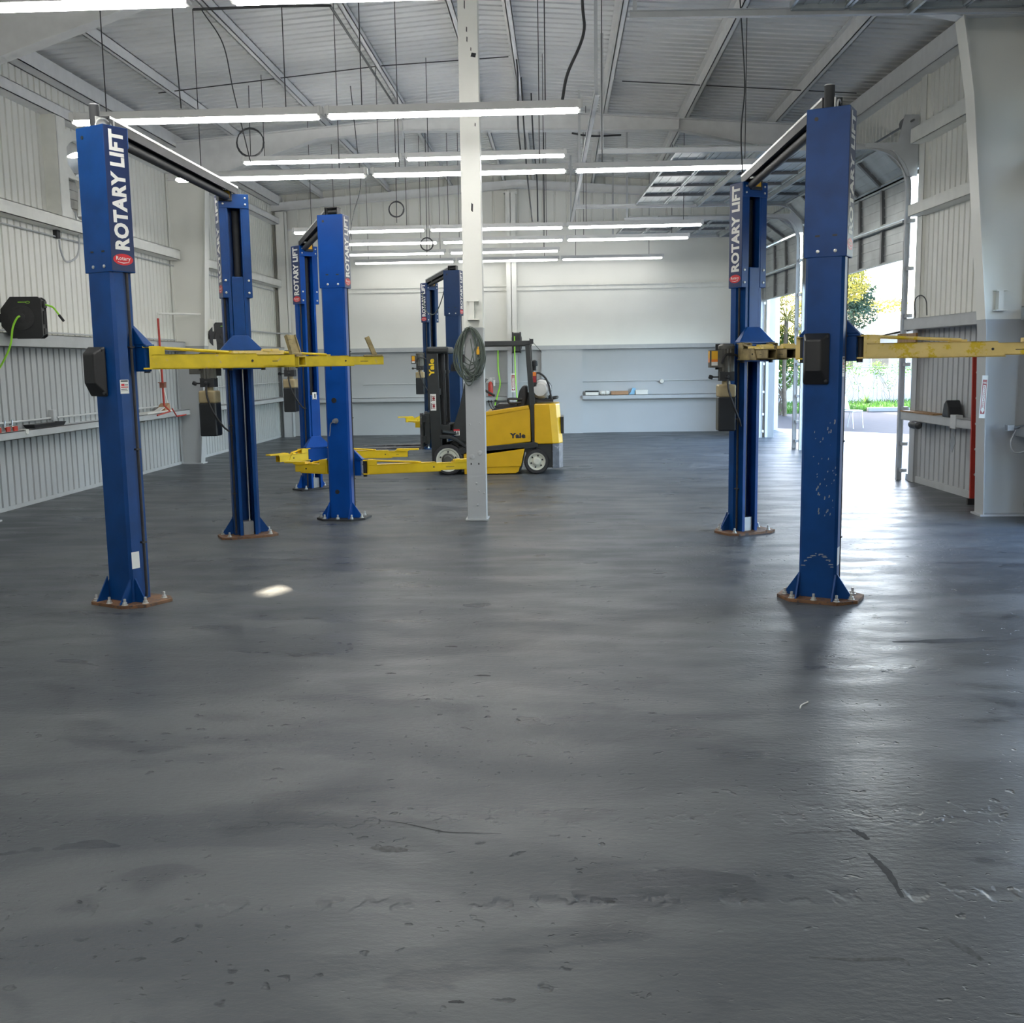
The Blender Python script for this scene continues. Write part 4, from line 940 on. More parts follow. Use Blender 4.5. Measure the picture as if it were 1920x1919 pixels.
# gas bottle across the counterweight, with its cradle and hoses
x, z = fp(1017, 731); b = MB(); r_ = .155
b.lathe([(.05, -.03), (.075, -.02), (.12, .0), (.15, .05), (r_, .10), (r_, .62), (.15, .67), (.12, .72), (.05, .74)], (x, FY+.12, z), (0, 1, 0), 32); gb = b.build('gas_bottle', 'alu', fk)
b = MB(); b.lathe([(.158, .20), (.161, .205), (.161, .25), (.158, .255)], (x, FY+.12, z), (0, 1, 0), 32); b.lathe([(.158, .50), (.161, .505), (.161, .55), (.158, .555)], (x, FY+.12, z), (0, 1, 0), 32); b.build('strap', 'dark', gb)
b = MB(); b.lathe([(.085, -.05), (.10, -.05), (.10, .0), (.085, .0)], (x-.02, FY+.12, z), (0, 1, 0), 24); b.build('valve_collar', 'alu', gb)
b = MB()
x0, z0 = fp(1003, 753); x1, z1 = fp(1046, 750); b.box((x0, FY+.15, z0-.01), (x1-.06, FY+.85, z0+.03)); b.tube(curve([(x1-.10, FY+.16, z0+.035), (x1, FY+.2, z0+.05), (x1, FY+.8, z0+.05), (x1-.10, FY+.84, z0+.035)]), .016, 8); b.box((x1-.14, FY+.40, z0), (x1-.09, FY+.46, z0+.25)); b.build('bottle_cradle', 'dark', fk)
b = MB(); pts = [(1000, 706), (1012, 700), (1024, 708), (1031, 722), (1034, 738), (1036, 750)]; b.tube(curve([(fp(*p)[0], FY+.10, fp(*p)[1]) for p in pts]), .016, 8); b.build('gas_hose', 'rubber', fk)
b = MB(); x, z = fp(1005, 684); b.lathe([(.05, -.03), (.055, .0), (.045, .05), (.015, .07)], (x, FY+.3, z), (0, 0, 1), 16); b.lathe([(.03, -.10), (.03, -.03)], (x, FY+.3, z), (0, 0, 1), 12); b.build('beacon', 'dark', fk)
x, z = fp(1005, 709); b = MB(); b.box((x-.035, FY+.07, z-.14), (x+.035, FY+.12, z+.07)); lp = b.build('rear_lamp', 'black', fk, .006)
b = MB(); b.box((x-.026, FY+.062, z+.03), (x+.026, FY+.071, z+.09)); b.build('turn_lens', 'orange', lp); b = MB(); b.box((x-.026, FY+.062, z-.07), (x+.026, FY+.071, z+.027)); b.build('brake_lens', 'redlens', lp)
b = MB(); x, z = fp(925, 771); 
b.tube([(fp(948, 775)[0], FY+.06, fp(0, 773)[1]), (fp(950, 771)[0], FY+.06, fp(0, 770)[1]), (fp(962, 770)[0], FY+.06, fp(0, 769)[1]), (fp(964, 774)[0], FY+.06, fp(0, 772)[1])], .008, 6); b.build('hood_handle', 'fyellow', hd)

# ------------------------------------------------------------------ exhaust fan in the left wall
fan = thing('exhaust_fan', 'white framed exhaust fan set high in the left wall', 'fan', (XL, FAN_Y, FAN_Z))
b = MB(); s_, r_ = .66, FAN_R; n = 32; x = XL+.035; ring = []
for k in range(n): a = 2*math.pi*k/n; ring.append((FAN_Y+r_*math.cos(a), FAN_Z+r_*math.sin(a)))
def sq(a):
    c, s2 = math.cos(a), math.sin(a); q = s_/max(abs(c), abs(s2)); return (FAN_Y+q*c, FAN_Z+q*s2)
outer = [sq(2*math.pi*k/n) for k in range(n)]
vs = [(x, *p) for p in ring]+[(x, *p) for p in outer]+[(XL-.05, *p) for p in ring]+[(XL-.05, *p) for p in outer]
fs = []
for k in range(n):
    l = (k+1) % n; fs += [(k, l, n+l, n+k), (2*n+k, 2*n+l, 3*n+l, 3*n+k), (k, l, 2*n+l, 2*n+k), (n+k, n+l, 3*n+l, 3*n+k)]
b.add(vs, fs); b.build('fan_panel', 'white', fan)
b = MB(); b.lathe([(.10, 0), (.10, .12), (.06, .16)], (XL+.0, FAN_Y, FAN_Z), (1, 0, 0), 20); b.box((XL+.05, FAN_Y-.62, FAN_Z-.02), (XL+.08, FAN_Y+.62, FAN_Z+.02)); b.build('fan_motor', 'white', fan)
for k in range(3):
    b = MB(); a0 = R(41+120*k); pts = []
    for r1, da, dx in ((.08, -.25, -.02), (.5, -.30, -.03), (.53, .30, .03), (.08, .35, .02)): pts.append((XL+.01+dx, FAN_Y+r1*math.cos(a0+da), FAN_Z+r1*math.sin(a0+da)))
    b.frustum(pts, [(p[0]+.006, p[1], p[2]) for p in pts]); b.build('fan_blade', 'white', fan)
# louvres, and an added plate with a lens-shaped gap shaping the sun patch
b = MB(); GY, GZ = FAN_Y+.16, FAN_Z+.40
xs = XL-.09; lens = []
for k in range(13): t = -1+2*k/12; lens.append((GY+.29*t-.010*(1-t*t), GZ+.075*t+.036*(1-t*t)))
for k in range(1, 12): t = 1-2*k/12; lens.append((GY+.29*t+.010*(1-t*t), GZ+.075*t-.036*(1-t*t)))
m_ = len(lens); out2 = []
for (y, z) in lens:
    a = math.atan2((z-GZ-.26*(y-GY))*7, y-GY); c, s2 = math.cos(a), math.sin(a); q = 1/max(abs(c), abs(s2)); dy, dz = q*c, q*s2
    out2.append((FAN_Y+.61*dy, FAN_Z+.61*dz))
b.add([(xs, *p) for p in lens]+[(xs, *p) for p in out2], [(i, (i+1) % m_, m_+(i+1) % m_, m_+i) for i in range(m_)]); b.build('sun_patch_mask', 'alu', fan)
b = MB()
for k in range(9): z = FAN_Z-.52+.13*k; b.box((xs+.004, FAN_Y-.60, z), (xs+.03, FAN_Y+.60, z+.008)) if abs(z-GZ) > .16 else None
build_each(b, 'louvre', 'alu', fan)
b = MB(); b.tube(curve([(XL+.06, 15.45, 3.98), (XL+.10, 15.42, 3.6), (XL+.10, 15.32, 3.35), (XL+.06, 15.05, 3.25), (XL+.06, 14.9, 3.4), (XL+.06, 14.88, 3.53)]), .014, 8); tag(b.build('fan_cable', 'conduit'), 'grey flexible conduit looping below the exhaust fan', 'cable')
b = MB(); b.box((XL+.0, 14.83, 3.55), (XL+.06, 14.93, 3.68)); ob = b.build('junction_box', 'dark', None, .004); tag(ob, 'small dark junction box under the girt by the fan', 'box')

# conduits and pipes on the walls
def pipe(name, pts, r, mt, label, cat='conduit', group=None, sm=False, extra=None):
    b = MB(); b.tube(curve(pts) if sm else pts, r, 8); o = b.build(name, mt); tag(o, label, cat, group)
    PW[o.name] = (0, 0, 0); return o
pipe('conduit', [(XL+.03, 4, 3.57), (XL+.03, 26.3, 3.57)], .011, 'conduit', 'thin white conduit running along the left wall below the upper girt')
pipe('conduit', [(XL+.05, 6, 2.25), (XL+.05, 19.2, 2.25)], .011, 'conduit', 'thin white conduit lying along the girt at the paint line')
pipe('conduit', [(XL+.03, 8, 1.10), (XL+.03, 14.3, 1.10)], .014, 'conduit', 'grey conduit above the shelf ending at a socket box')
pipe('conduit', [(XL+.05, 14.45, 1.10), (XL+.05, 18.2, 1.10)], .014, 'conduit', 'grey conduit above the shelf between two socket boxes')
for y, z, w in ((14.36, 1.14, 'at the end of the shelf conduit beside the tray'), (15.75, 1.45, 'mid wall left of the near post')):
    b = MB(); b.box((XL+.0, y-.045, z-.07), (XL+.07, y+.045, z+.07)); tag(b.build('socket_box', 'conduit', None, .006), 'small grey socket box '+w, 'box')
pipe('conduit', [(XL+.05, 19.8, 1.36), (XL+.05, 26.3, 1.36)], .012, 'conduit', 'thin grey conduit on the left wall behind the middle lift')
pipe('conduit', [(XL+.05, 20.0, 2.55), (XL+.06, 26.2, 2.55), (-6.55, 26.3, 2.55)], .016, 'conduit', 'white pipe crossing the upper left wall to the corner column', 'pipe')
pipe('conduit', [(-4.9, YB-.06, 1.27), (4.4, YB-.06, 1.27)], .012, 'conduit', 'thin grey conduit running across the grey back wall')
b = MB(); b.lathe([(.055, 0), (.055, .04), (.045, .05)], (2.52, YB-.06, 1.25), (0, -1, 0), 8); tag(b.build('outlet_box', 'pale'), 'white outlet box on the back wall conduit', 'box')
rp = pipe('compressed_air_pipe', [(-6.72, 18.0, 1.12), (-6.72, 17.95, 2.58)], .019, 'redpaint', 'red vertical air pipe against the left wall behind the raised arm', 'pipe')
b = MB(); b.box((-6.76, 17.95, 1.42), (-6.68, 18.05, 1.50)); b.box((-6.80, 17.99, 1.50), (-6.66, 18.01, 1.515)); b.build('valve', 'copper', rp)
b = MB(); b.tube([(-6.72, 18.0, 1.12), (-6.62, 18.0, 1.02), (-6.62, 17.4, .98)], .013, 8); b.tube([(-6.62, 18.1, 1.06), (-6.62, 18.3, .92), (-6.6, 18.7, .93)], .012, 8); build_each(b, 'branch_pipe', 'redpaint', rp)
pipe('air_pipe', [(-6.72, 17.95, 2.58), (-6.72, 17.95, 2.66), (-6.55, 19.2, 2.70), (-6.45, 19.32, 2.70)], .019, 'white', 'white pipe turning from the red pipe towards the steel column', 'pipe')
pipe('air_pipe', [(-6.80, 18.45, 1.02), (-6.90, 18.2, 2.0)], .012, 'white', 'thin white stick leaning on the left wall by the column', 'rod')

# shelf clutter on the left girt
b = MB(); y0, y1 = 13.55, 14.35; zb = 1.0
def tray(b, y0, y1, x0, x1, z, h):
    b.box((x0, y0, z), (x1, y1, z+.008))
    for q in (((x0, y0), (x1, y0)), ((x1, y0), (x1, y1)), ((x1, y1), (x0, y1)), ((x0, y1), (x0, y0))):
        (xa, ya), (xb, yb) = q; cx_, cy_ = (x0+x1)/2, (y0+y1)/2
        o = lambda x, y: (x+(x-cx_)*.18, y+(y-cy_)*.12)
        b.frustum([(xa, ya, z), (xb, yb, z), (xb*.99+cx_*.01, yb*.99+cy_*.01, z), (xa*.99+cx_*.01, ya*.99+cy_*.01, z)], [(*o(xa, ya), z+h), (*o(xb, yb), z+h), (*o(xb*.98+cx_*.02, yb*.99+cy_*.01), z+h), (*o(xa*.98+cx_*.02, ya*.99+cy_*.01), z+h)])
tray(b, y0, y1, XL+.06, XL+.19, zb+.002, .05); tag(b.build('parts_tray', 'black'), 'black plastic tray lying on the left wall shelf', 'tray')
random.seed(11); k = 0
for y, words in ((12.70, 'lying at the end of the left shelf nearest the viewer'), (12.92, 'second from the viewer on the left shelf'), (13.10, 'beside the black tray on the left shelf')):
    v = thing('air_coupler', 'chrome and red air coupler '+words, 'fitting', (XL+.12, y, zb), 'air couplers on the left shelf')
    b = MB(); b.cyl((XL+.12, y-.06, zb+.045), (XL+.12, y+.06, zb+.045), .03, 12); b.cyl((XL+.12, y-.02, zb+.02), (XL+.13, y-.02, zb+.14), .012, 8); b.box((XL+.09, y-.05, zb), (XL+.15, y+.04, zb+.03)); b.build('body', 'chrome', v)
    b = MB(); b.box((XL+.15, y-.045, zb+.0), (XL+.165, y+.045, zb+.06)); b.build('red_handle', 'redpaint', v)
b = MB(); b.box((XL+.14, 13.23, zb+.0), (XL+.20, 13.30, zb+.012)); b.prism([(13.23, zb-.05), (13.29, zb-.05), (13.30, zb+.01), (13.22, zb+.01)], XL+.222, XL+.226, 'x'); tag(b.build('paper_scrap', 'letter'), 'scrap of white paper hanging over the left shelf edge', 'paper')
b = MB(); b.box((-6.90, 17.3, 1.0), (-6.74, 18.5, 1.03)); b.T = Tr(-6.82, 18.1, 1.06) @ Matrix.Rotation(R(12), 4, 'X'); b.box((-.05, -.9, 0), (.05, .25, .012)); tag(b.build('loose_trim_board', 'letter'), 'loose white strips lying on the shelf by the red pipe', 'board')
b = MB(); b.prism([(-.12, 0), (.18, 0), (.14, .12), (.02, .08)], -6.9, -6.75, 'x', T=Tr(0, 18.2, 1.03)); tag(b.build('carton', 'cardboard'), 'crumpled brown carton on the shelf by the column', 'box')

# hose reels
def hose_reel(label, T, loc, facing):
    """octagonal case; local x = axle direction, y = towards the outlet"""
    r = thing('hose_reel', label, 'hose reel', loc, 'black hose reels with lime green hose')
    b = MB(T); oc = [(-.24, -.10), (-.12, -.25), (.20, -.25), (.24, -.22), (.24, .22), (.20, .25), (-.12, .25), (-.24, .10)]
    for x0, x1 in ((-.105, -.075), (.075, .105)): b.prism(oc, x0, x1, 'x')
    b.prism([(y*.94, z*.94) for y, z in oc], -.08, .08, 'x'); cs = b.build('case', 'black', r, .006)
    for sx in (-1, 1):
        b = MB(T); b.lathe([(.15, .105), (.15, .115), (.13, .118), (.13, .112), (.05, .114), (.05, .13), (.03, .135)], (0, 0, 0), (sx, 0, 0), 24); b.build('side_hub', 'rubber', cs)
    b = MB(T); b.box((.105, -.03, .180), (.1065, .06, .190)); b.tube([(.1065, .085+.024*math.cos(a), .183+.011*math.sin(a)) for a in [2*math.pi*k/16 for k in range(16)]], .003, 6, closed=True); b.build('green_badge', 'lime', cs)
    b = MB(T); b.box((-.05, .238, .12), (.05, .262, .20)); b.box((-.06, .236, -.20), (.06, .250, -.13))
    for k in range(6): b.box((-.06+.021*k, .238, -.08), (-.052+.021*k, .250, .08))
    b.build('outlet', 'rubber', cs)
    b = MB(T); b.box((-.06, -.38, -.05), (.06, -.22, .05)); b.box((-.09, -.40, -.11), (.09, -.37, .11)); b.build('swivel_bracket', 'dark', r)
    return r
T1 = Tr(-6.55, 13.05, 2.385) @ Rz(-80)
hr = hose_reel('black hose reel with lime hose on the left wall nearest the viewer', T1, (-6.55, 13.05, 2.385), 0)
b = MB(T1); b.tube(curve([(0, .25, .16), (.0, .34, .13), (.02, .40, .06), (.03, .42, .03)]), .011, 8); b.build('hose_end', 'lime', hr)
b = MB(T1); b.tube([(.03, .42, .03), (.045, .475, -.045)], .016, 8); b.build('hose_coupler', 'black', hr)
b = MB(T1); b.tube(curve([(.11, .0, .01), (.155, -.03, .0), (.165, -.09, -.12), (.165, -.13, -.32), (.15, -.22, -.50), (.1, -.36, -.68), (.0, -.6, -.9)]), .012, 8); b.build('supply_hose', 'lime', hr)
T2 = Tr(-6.20, 19.68, 2.31) @ Rz(-60)
hr2 = hose_reel('black hose reel on a white bracket beside the left steel column', T2, (-6.20, 19.68, 2.31), 0)
b = MB(); b.box((-6.42, 19.5, 2.40), (-6.28, 19.6, 2.62)); b.box((-6.43, 19.50, 2.02), (-6.25, 19.56, 2.26)); b.build('white_bracket', 'white', hr2)
T3 = Tr(-1.02, YB-.70, 2.23) @ Rz(180)
hr3 = hose_reel('black hose reel on the back wall column above the forklift', T3, (-1.02, YB-.70, 2.23), 0)
b = MB(); b.tube(curve([(-1.06, YB-.97, 2.38), (-1.06, YB-.99, 2.0), (-1.05, YB-.98, 1.4), (-1.02, YB-.98, .9), (-1.0, YB-.98, .35)]), .014, 8); b.build('hose_end', 'lime', hr3)
b = MB(); b.tube(curve([(-1.5, YB-.3, 2.06), (-1.5, YB-.3, 1.6), (-1.46, YB-.3, 1.25), (-1.52, YB-.3, 1.0), (-1.6, YB-.3, .72)]), .018, 8); tag(b.build('air_hose', 'lime'), 'lime green hose hanging down the back wall left of the column', 'hose')

# fire extinguisher and its arrow signs
fe = thing('fire_extinguisher', 'red fire extinguisher hung on the back wall behind the forklift', 'fire extinguisher', (-1.78, YB-.22, .95))
b = MB(); b.lathe([(.055, 0), (.062, .01), (.062, .27), (.05, .32), (.022, .35), (.02, .38)], (-1.70, YB-.30, .95), (0, 0, 1), 20); b.build('cylinder', 'redpaint', fe)
b = MB(); b.box((-1.76, YB-.33, 1.33), (-1.64, YB-.27, 1.35)); b.box((-1.72, YB-.33, 1.38), (-1.60, YB-.27, 1.40)); b.box((-1.72, YB-.32, 1.30), (-1.67, YB-.28, 1.40)); b.build('handle', 'alu', fe)
b = MB(); b.tube(curve([(-1.71, YB-.30, 1.34), (-1.80, YB-.33, 1.34), (-1.86, YB-.33, 1.22), (-1.83, YB-.34, 1.08), (-1.74, YB-.37, 1.02)]), .011, 8); b.build('discharge_hose', 'black', fe)
b = MB(); b.box((-1.62, YB-.36, 1.20), (-1.58, YB-.30, 1.34)); b.build('inspection_tag', 'letter', fe)
def arrow_sign(label, F, w, h):
    s = thing('extinguisher_sign', label, 'sign', F.translation, 'red and white fire extinguisher signs')
    b = MB(F); b.box((-w/2, -h/2, 0), (w/2, h/2, .003)); b.build('sign_plate', 'letter', s)
    b = MB(F); b.box((-w*.36, -h*.40, .003), (w*.36, h*.40, .004)); b.build('red_field', 'redlens', s)
    b = MB(F); b.box((-w*.24, -h*.30, .004), (w*.24, h*.27, .005)); b.prism([(-w*.34, -h*.30), (0, -h*.385), (w*.34, -h*.30)], .004, .005); b.build('white_arrow', 'letter', s)
    text('FIRE', w*.55, h*.04, F @ Tr(0, h*.33, .0042), 'lettering', 'letter', s, .02)
    word = 'EXTINGUISHER'
    for i, c in enumerate(word): text(c, w*(.12 if c == 'I' else .30), h*.036, F @ Tr(0, h*(.235-.043*i), .0048), 'lettering', 'redlens', s, .02)
    return s
arrow_sign('white and red fire extinguisher sign on the back wall column', axes((-1.13, YB-.452, 1.27), (1, 0, 0), (0, 0, 1), (0, -1, 0)), .105, .46)
arrow_sign('white and red fire extinguisher sign on the right steel column', axes((4.588, 11.868, 1.31), (1, 0, -.04), (.04, 0, 1), (0, -1, 0)), .062, .46)

# things on the back wall shelf
ZS = .935
def carton(label, x, w, h, d, mt, lid=None, rot=0):
    t = thing('carton', label, 'box', (x, YB-.13, ZS), 'boxes on the back wall shelf')
    T = Tr(x, YB-.13, ZS) @ Rz(rot); b = MB(T); b.box((-w/2, -d/2, 0), (w/2, d/2, h)); b.build('box_body', mt, t, .004)
    b = MB(T); b.box((-w/2-.004, -d/2-.004, h-.03), (w/2+.004, d/2+.004, h+.004)); b.build('box_lid', lid or mt, t, .003)
carton('small white box with a dark lid at the left of the back shelf', .80, .32, .10, .14, 'pale', 'dark')
carton('flat brown cardboard box in the middle of the back shelf', 1.48, .42, .085, .15, 'cardboard')
carton('small white box at the right of the back shelf', 2.02, .30, .105, .14, 'pale')
b = MB(); 
for k in range(9): a = k*.7; b.lathe([(.004, 0), (.045, .03), (.05, .07), (.02, .10)], (1.10+.055*math.cos(a)*1.4, YB-.14+.03*math.sin(a), ZS-.0), (.3*math.cos(a*2), .3*math.sin(a*3), 1), 8)
tag(b.build('crumpled_bag', 'pale'), 'crumpled white plastic bag on the back shelf', 'bag')
b = MB(); b.prism([(1.70, ZS), (1.84, ZS), (1.88, ZS+.15), (1.80, ZS+.17), (1.76, ZS+.06)], YB-.16, YB-.10, 'y'); tag(b.build('blue_cloth', 'skyblue'), 'pale blue cloth between the boxes on the back shelf', 'cloth')

# right wall: shelf clutter, ladder, copper pipe
ld = thing('ladder', 'red ladder standing behind the right steel column', 'ladder', (4.86, 12.55, 0))
for y in (12.45, 12.84):
    b = MB(); T_ = Tr(4.90, y, .06) @ Matrix.Rotation(R(-1.2), 4, 'Y'); b.box((-.045, -.014, 0), (.045, .014, 1.80), T=T_); b.build('rail', 'redpaint', ld)
for k in range(6):
    b = MB(); b.cyl((4.90-.006*k, 12.45, .36+.3*k), (4.90-.006*k, 12.84, .36+.3*k), .016, 8); b.build('rung', 'alu', ld)
for y in (12.45, 12.84): b = MB(); b.box((4.83, y-.02, 0), (4.97, y+.02, .075)); b.build('ladder_foot', 'rubber', ld)
cp = pipe('copper_pipe', [(5.05, 11.80, .98), (5.04, 11.80, 1.05), (5.06, 11.80, 5.2)], .018, 'copper', 'copper pipe running up behind the right steel column', 'pipe')
b = MB(); b.tube([(5.05, 11.80, 1.0), (4.92, 11.78, .98), (4.84, 11.76, .98)], .016, 8); b.box((4.80, 11.72, .95), (4.87, 11.79, 1.01)); b.build('tap', 'steel', cp)
zr = .99
b = MB(RT); b.box((-.20, 14.2-13, zr), (-.02, 15.4-13, zr+.018)); tag(b.build('thin_board', 'wood'), 'thin brown board lying on the right wall shelf', 'board')
b = MB(); p = rw(-.12, 13.78, zr+.0); b.prism([(-.13, 0), (.13, 0), (.07, .17), (-.01, .22), (-.08, .13)], -.09, .09, 'x', T=Tr(p.x, p.y, p.z)); tag(b.build('dark_bag', 'black', None, .02), 'dark cloth bag sitting on the right wall shelf', 'bag')
b = MB(); p = rw(-.24, 14.72, .88); b.lathe([(.02, -.20), (.05, -.16), (.045, -.04), (.055, .0), (.05, .12), (.02, .20)], (p.x, p.y, p.z-.04), (0, 1, 0), 12); tag(b.build('dark_rag', 'cable'), 'dark rag hanging below the right wall shelf', 'cloth')
b = MB(RT); b.box((-.21, 13.45-13, .86), (-.12, 13.62-13, 1.03)); tag(b.build('socket_box', 'conduit', None, .005), 'grey socket box under the right wall shelf', 'box')
b = MB(); p = rw(-.225, 13.47, .70); b.prism([(p.y-.10, p.z), (p.y, p.z-.13), (p.y+.10, p.z), (p.y, p.z+.13)], p.x-.004, p.x, 'x'); tg = b.build('hanging_tag', 'steel'); tag(tg, 'grey diamond-shaped tag hanging below the right shelf', 'tag')
b = MB(RT); b.box((-.235, 14.80-13, 1.80), (-.21, 15.5-13, 2.07)); tag(b.build('wooden_panel', 'wood'), 'brown wooden panel on the wall beside the open door', 'board')
b = MB(); b.tube(curve([rw(-.05, 15.35, 2.28), rw(-.08, 15.3, 2.52), rw(-.08, 15.1, 2.58), rw(-.08, 14.9, 2.5), rw(-.08, 14.85, 2.3)]), .008, 6); tag(b.build('loose_cable', 'cable'), 'loose grey cable arched on the girt by the open door', 'cable')
b = MB(); b.tube(curve([(4.9, 11.75, .95), (4.85, 11.75, .82), (4.87, 11.7, .72), (4.95, 11.6, .74), (5.0, 11.5, .86)]), .010, 6); tag(b.build('wall_hook', 'wire'), 'bent grey wire hook beside the copper pipe', 'hook')
b = MB(); b.box((4.97, 11.2, .80), (5.13, 11.62, .98)); tag(b.build('metal_bracket', 'conduit', None, .005), 'grey metal bracket low on the right wall past the column', 'bracket')

# extension cord on the centre column
cd = thing('extension_cord', 'dark green extension cord coiled on the centre column hook', 'cord', (CX-.02, CY-.13, 1.85))
random.seed(5); y0 = CY-.125
b = MB(); pts = []
top = (CX-.042, 2.14)
for k in range(15):
    w, h = random.uniform(.10, .155), random.uniform(.40, .60); cx_ = top[0]+random.uniform(-.015, .03); tilt = random.uniform(-.05, .06)
    if k in (2, 9): w, h, tilt = .17, .56, -.06
    if k == 14: w, h, tilt = .08, .63, -.01
    for j in range(14):
        a = R(90+360*j/14); x = cx_+w*math.cos(a)*(1.0-.25*max(0, math.sin(a))); z = top[1]-h/2+h/2*math.sin(a)
        pts.append((x+tilt*(top[1]-z), y0-.004*k+random.uniform(-.006, .006)-.008*(1-math.sin(a)), z))
b.tube(curve(pts, 3), .0062, 6); b.build('cord_loops', 'cordgreen', cd)
b = MB()
for (xa, za), (xm, zm), (xb, zb) in (((-.10, 1.83), (.0, 1.76), (.09, 1.86)), ((-.10, 1.76), (-.02, 1.74), (.10, 1.83)), ((-.11, 1.74), (.0, 1.62), (.10, 1.66)), ((-.09, 1.70), (.02, 1.58), (.07, 1.60)), ((-.03, 2.02), (.0, 1.80), (.03, 1.62)), ((.06, 2.04), (-.005, 1.85), (-.06, 1.66))):
    b.tube(curve([(CX+xa, y0-.055, za), (CX+xm, y0-.07, zm), (CX+xb, y0-.055, zb)], 6), .0062, 6)
build_each(b, 'cord_loops', 'cordgreen', cd)
b = MB(); b.box((CX+.035, y0-.085, 1.845), (CX+.068, y0-.055, 1.90)); b.cyl((CX+.05, y0-.07, 1.90), (CX+.056, y0-.065, 1.93), .009, 8); b.build('plug', 'amber', cd, .005)
b = MB(); b.box((CX-.118, y0-.07, 1.76), (CX-.098, y0-.045, 1.85)); b.build('socket_end', 'black', cd, .005)
b = MB(); b.cyl((CX-.042, CY-.10, 2.155), (CX-.042, CY-.19, 2.165), .008, 8); b.lathe([(.016, 0), (.016, .006)], (CX-.042, CY-.19, 2.165), (0, -1, 0), 10); b.build('hook', 'bolt', cd)

# loose cables under the roof
def coil(label, c, r, n, top):
    t = thing('cable_coil', label, 'cable', c, 'cable coils hanging from the roof')
    b = MB(); pts = []
    for k in range(n*20+1): a = 2*math.pi*k/20; rr = r*(1+.05*math.sin(k*.37)); pts.append((c[0]+rr*math.cos(a), c[1]+.012*math.sin(k*.21), c[2]+rr*math.sin(a)))
    b.tube(pts, .008, 6); b.build('cable_loops', 'cable', t)
    b = MB(); b.tube([(c[0], c[1], c[2]-r-.1), (c[0]+.02, c[1], top)], .007, 6); b.build('hanging_wire', 'cable', t)
coil('dark cable coil hanging under the second rafter at the left', (-4.74, 16.95, 5.18), .21, 3, ceil_z(-4.74)-.03)
coil('dark cable coil hanging above the first long light row', (-2.80, 19.0, 4.42), .13, 4, ceil_z(-2.8)-.03)
coil('small cable coil hanging between the far light rows', (-2.55, 21.2, 4.06), .12, 4, ceil_z(-2.55)-.03)
def cable(label, pts, r=.010, group=None, mt='cable'): 
    b = MB(); b.tube(curve(pts), r, 8); tag(b.build('power_cable', mt), label, 'cable', group)
cable('black cable curving down to the end of the front light row', [(.26, 10.4, ceil_z(.26)-.02), (.24, 10.4, 5.1), (.25, 10.4, 4.75), (.10, 10.4, 4.4), (.05, 10.4, 4.17)], .014)
cable('black cable dropping from the ridge beside the centre column', [(-.58, 16.2, 6.10), (-.56, 16.1, 5.8), (-.57, 16.2, 5.2), (-.55, 16.6, 4.86)], .012)
cable('dark cable hanging from the ridge down to the far lights', [(-.55, 17.2, 6.1), (-.52, 17.4, 5.4), (-.50, 18.2, 4.8), (-.46, 19.6, 4.24)], .012)
cable('second dark cable hanging from the ridge to the far lights', [(-.42, 18.2, 6.1), (-.40, 18.6, 5.4), (-.36, 19.2, 4.9), (-.36, 19.6, 4.24)], .012)
cable('thin cable looping along the front roof beam at left', [(-4.13, 13.0, 5.88), (-3.90, 13.0, 5.50), (-3.80, 13.0, 4.95), (-3.72, 13.3, 4.20)], .007)
cable('dark cable pair dropping to the front light row at left', [(-3.66, 10.6, 6.05), (-3.62, 10.5, 5.2), (-3.57, 10.42, 4.5), (-3.55, 10.4, 4.18)], .006)
cable('dark cable under the second rafter', [(.25, 19.2, 5.66), (.45, 19.2, 5.62), (.7, 19.2, 5.60), (1.1, 19.3, 5.63)], .016)
pipe('roof_conduit', [(-4.20, 12.9, 5.86), (-3.2, 13.1, 5.93), (-2.66, 13.2, 5.95), (-2.64, 19.0, 5.93)], .016, 'cable', 'dark conduit crossing the roof beams at the upper left')
pipe('roof_rod', [(-6.0, 16.6, 5.86), (-2.6, 16.3, 6.08), (-.7, 16.3, 6.16)], .008, 'cable', 'thin dark brace rod crossing under the left roof', 'rod')
pipe('roof_rod', [(1.0, 17.2, 6.0), (4.6, 17.4, 5.78)], .008, 'cable', 'thin dark brace rod crossing under the right roof', 'rod')
for px, lab in (((1.92, 11.9), 'thin cable hanging over the right lift from the roof'), ((-3.2, 17.5), 'thin cable hanging from the roof behind the left lift')):
    x, y = px; cable(lab, [(x-.05, y, ceil_z(x)-.05), (x+.02, y, 5.2), (x+.06, y, 4.6), (x-.02, y-.3, 4.1), (x-.05, y-.6, 3.6)], .007)

